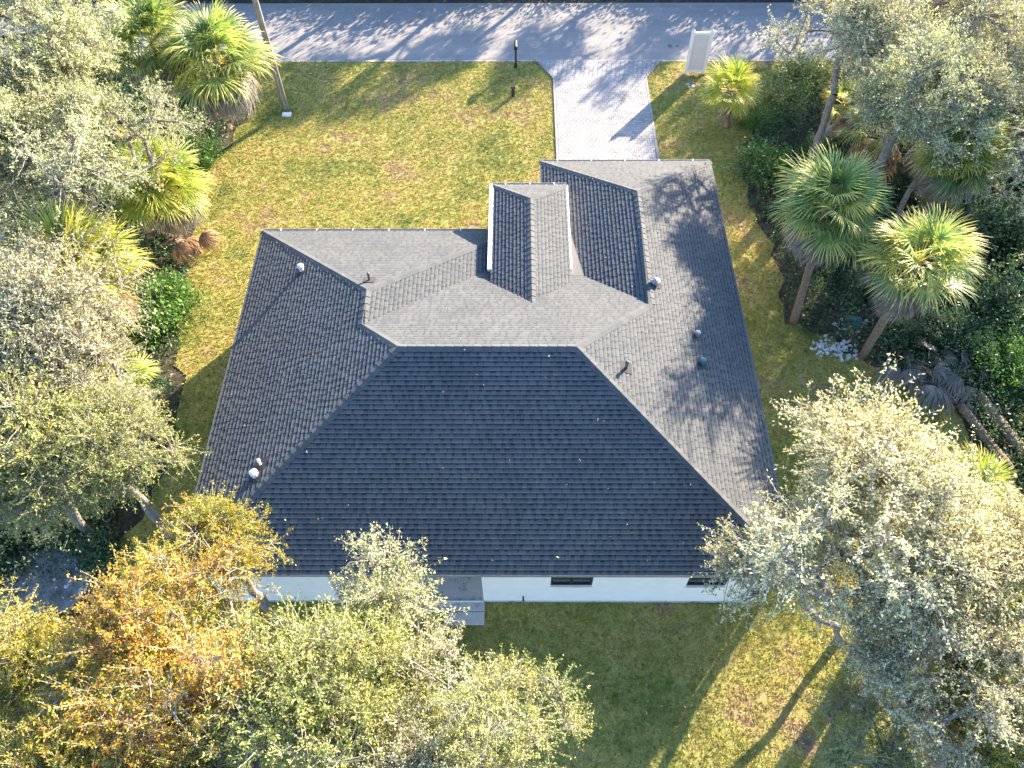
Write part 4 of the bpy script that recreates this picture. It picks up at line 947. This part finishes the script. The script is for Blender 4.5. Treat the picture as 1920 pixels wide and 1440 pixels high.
# ------------------------------------------------------------ leaning oak limb, moss, logs, fronds, rubble
def limb(name, pts, rad, label, moss=True, cat='tree', mat='bark'):
    b = Vector(pts[0]); t = empty(name, (b.x, b.y, 0)); o0 = Vector((b.x, b.y, 0)); P = [Vector(p)-o0 for p in pts]
    tag(t, label, cat); m = MB(); rg = random.Random(len(pts)); Q, RR = [], []
    for i in range(len(P)-1):
        for k in range(4): Q.append(P[i].lerp(P[i+1], k/4)+Vector((rg.uniform(-.03, .03), rg.uniform(-.03, .03), rg.uniform(-.03, .03)))); RR.append(rad[i]+(rad[i+1]-rad[i])*k/4)
    Q.append(P[-1]); RR.append(rad[-1]); m.tube(Q, RR, 10); m.build('trunk', M[mat], t, smooth=True)
    if moss:
        V, F, T = [], [], []; n = 0
        for q, r in zip(Q[2:-1], RR[2:-1]):
            for _ in range(9):
                a = q+Vector((rg.uniform(-r, r), rg.uniform(-r, r), -r*.2)); l = rg.uniform(.3, 1.1); w = rg.uniform(.015, .035); e = a+Vector((rg.uniform(-.1, .1), rg.uniform(-.1, .1), -l)); md = a.lerp(e, .5)+Vector((rg.uniform(-.05, .05), rg.uniform(-.05, .05), 0))
                V += [a+Vector((w, 0, 0)), a-Vector((w, 0, 0)), md+Vector((w, w, 0)), md-Vector((w, w, 0)), e]; F += [[n, n+1, n+3, n+2]]; T.append(rg.random()); n += 5
                F.append([n-3, n-2, n-1, n-1])
                T.append(rg.random())
        me = bpy.data.meshes.new('moss'); me.from_pydata([tuple(v) for v in V], [], [f if f[2] != f[3] else f[:3] for f in F]); a_ = me.attributes.new('tint', 'FLOAT', 'FACE'); a_.data.foreach_set('value', T); me.materials.append(M['moss']); link('moss', me, t)
    return t
limb('leaning_oak_trunk', [at(1528, 272, .3), at(1580, 235, 1.1), at(1640, 185, 2.1), at(1680, 120, 3.6), at(1720, 60, 5.0)], [.34, .27, .23, .17, .1], 'thick grey oak trunk leaning up to the right out of the bushes, hung with moss')
limb('oak_bough', [at(1640, 150, 3.0), at(1590, 95, 4.6), at(1570, 40, 5.6), at(1590, -20, 6.4)], [.2, .17, .13, .08], 'dark upright oak bough in front of the road at the upper right', True)
for (p0, p1, r_, lb) in (((1835, 742, .25), (1935, 870, .25), .17, 'longer fallen palm log at the right edge, nearest the dead frond heap'), ((1800, 760, .18), (1915, 905, .18), .13, 'thinner fallen palm log lying just below the longer one')):
    a, b = at(*p0), at(*p1); t = empty('fallen_log', (a.x, a.y, 0)); tag(t, lb, 'log'); o0 = Vector((a.x, a.y, 0)); m = MB()
    m.tube([(a-o0).lerp(b-o0, k/10)+Vector((0, 0, .02*math.sin(k))) for k in range(11)], [r_*(1+.07*math.sin(k*2.1)) for k in range(11)], 10); m.build('trunk', M['palm_trunk'], t, smooth=True)
    rings = MB()
    for k in range(1, 16): c = (a-o0).lerp(b-o0, k/16); d = (b-a).normalized()*.03; rings.tube([c-d, c+d], r_*1.09, 10)
    rings.build('bark_rings', M['palm_trunk'], t)
def heap(px, py, n, rad, sc, mat, label, seed, hmax=.6):
    rg = random.Random(seed); c = at(px, py); c.z = 0; t = empty('frond_heap', c); tag(t, label, 'frond heap')
    for i in range(n):
        o_ = link('dead_frond', FD[rg.randrange(3)], t, loc=(rg.uniform(-rad, rad)*.8, rg.uniform(-rad, rad)*.6, rg.uniform(.15, hmax)), rot=(rg.uniform(-.6, .6), rg.uniform(-.25, .35), rg.uniform(0, 6.28)), scale=sc*rg.uniform(.8, 1.15))
        o_.material_slots[0].link = 'OBJECT'; o_.material_slots[0].material = M[mat]
heap(1745, 705, 26, 1.3, .95, 'palm_dead', 'large heap of grey dead palm fronds at the right edge of the side yard', 1, .9)
heap(335, 455, 16, .7, .8, 'palm_brown', 'heap of reddish brown dead fronds at the left lawn edge below the palm', 2)
heap(395, 235, 10, .7, .7, 'palm_brown', 'scatter of brown fallen fronds at the foot of the two roadside palms', 3, .3)
heap(1660, 210, 10, .9, .9, 'palm_dead', 'grey dead fronds caught under the leaning oak trunk', 4, .8)
def rubble(px, py, n, rx, ry, smin, smax, mat, label, seed, name='rubble_heap'):
    rg = random.Random(seed); c = at(px, py); m = MB()
    for _ in range(n):
        x, y_ = rg.gauss(0, rx), rg.gauss(0, ry); s_ = rg.uniform(smin, smax); a = rg.uniform(0, 3.14); h = s_*rg.uniform(.25, .7); k = len(m.v)
        pts = [(x+math.cos(a+j*1.256)*s_*rg.uniform(.6, 1), y_+math.sin(a+j*1.256)*s_*rg.uniform(.5, .9)) for j in range(5)]
        m.v += [(p[0], p[1], -.02) for p in pts]+[(x+(p[0]-x)*.7, y_+(p[1]-y_)*.7, h*rg.uniform(.7, 1.1)) for p in pts]
        m.f.append(tuple(k+5+j for j in range(5))); m.t.append(.5)
        for j in range(5): q = (j+1) % 5; m.f.append((k+j, k+q, k+5+q, k+5+j)); m.t.append(.5)
    tag(m.build(name, mat, loc=(c.x, c.y, 0)), label, 'rubble', kind='stuff')
M['rubble'] = simple('pale_rubble', (.55,.56,.58), .8, var=.25, scale=12)
rubble(1562, 655, 150, .36, .2, .02, .11, M['rubble'], 'pile of white broken rubble at the edge of the side yard below the leaning palm', 1)
rubble(1600, 610, 30, .5, .3, .03, .09, M['rubble'], 'scattered white scraps in the brush behind the rubble pile', 2)
rubble(1300, 160, 10, .25, .15, .03, .12, M['rubble'], 'few white stones in the grass at the foot of the white panel', 3)
rubble(1880, 855, 16, .2, .15, .03, .12, M['rubble'], 'small white debris beside the fallen palm logs', 4)
rubble(60, 1100, 120, 1.0, .5, .015, .07, M['sand'], 'grey stones strewn on the bare sandy patch at lower left', 5)
rubble(165, 1050, 70, .35, .6, .015, .08, M['rubble'], 'line of pale stones at the edge of the lower left lawn', 6)
# teal bucket
p = at(1590, 603); bk = empty('bucket', p); tag(bk, 'dark teal plastic bucket lying in the brush above the rubble pile', 'bucket')
bk.rotation_euler = (1.1, 0, .6); m = MB(); m.tube([(0, 0, 0), (0, 0, .34)], [.13, .17], 16); m.build('tub', M['teal'], bk, loc=(0, 0, 0)); m = MB(); m.tube([(0, 0, .33), (0, 0, .36)], [.185, .185], 16); m.build('rim', M['teal'], bk); bk.location.z = .15
# bare sandy patch, lower left
rg_ = random.Random(9); c = at(60, 1095); tag(MB().__class__ and (lambda m: (m.quad([(c.x+math.cos(a/18*6.283)*1.9*rg_.uniform(.75, 1.1), c.y+math.sin(a/18*6.283)*1.2*rg_.uniform(.7, 1.1), -.022) for a in range(18)]), m.build('sand_patch', M['sand']))[1])(MB()), kind='structure')

# fallen leaves on the grass and a few on the roof
M['fallen'] = leaf_mat('fallen_leaf', [(0, (.10,.06,.03)), (.4, (.28,.18,.09)), (.7, (.42,.30,.16)), (1, (.6,.55,.42))], trans=.1)
lx, ly = scatter_lawn(5200); lr = np.random.default_rng(12)
P = np.stack([lx, ly, np.full(len(lx), .045)], 1); d = unit(lr.normal(size=(len(P), 3))*[1, 1, .25])
V, F = leaf_quads(P, d, lr.uniform(.05, .11, len(P)), lr.uniform(.025, .05, len(P)), lr)
tag(link('fallen_leaves', np_mesh('fallen_leaves', V, F, M['fallen'], lr.random(len(P)))), 'small brown and straw leaves scattered over the lawn', 'fallen leaves', kind='stuff')
P = []
while len(P) < 120:
    n_ = ('rear', 'left', 'main_front', 'right', 'garage_left', 'rear')[lr.integers(6)]; poly, v, o, z0 = planes[n_]
    xs_ = [q[0] for q in poly]; ys_ = [q[1] for q in poly]; x, y_ = lr.uniform(min(xs_), max(xs_)), lr.uniform(min(ys_), max(ys_))
    if inside(poly, x, y_): P.append((x, y_, z0+S*((x-o[0])*v[0]+(y_-o[1])*v[1])+.032))
P = np.array(P); d = unit(lr.normal(size=(len(P), 3))*[1, 1, .2]); V, F = leaf_quads(P, d, lr.uniform(.04, .1, len(P)), lr.uniform(.02, .045, len(P)), lr)
tag(link('fallen_leaves', np_mesh('fallen_leaves', V, F, M['fallen'], .4+.6*lr.random(len(P)))), 'few pale dry leaves lying on the shingled roof', 'fallen leaves', kind='stuff')
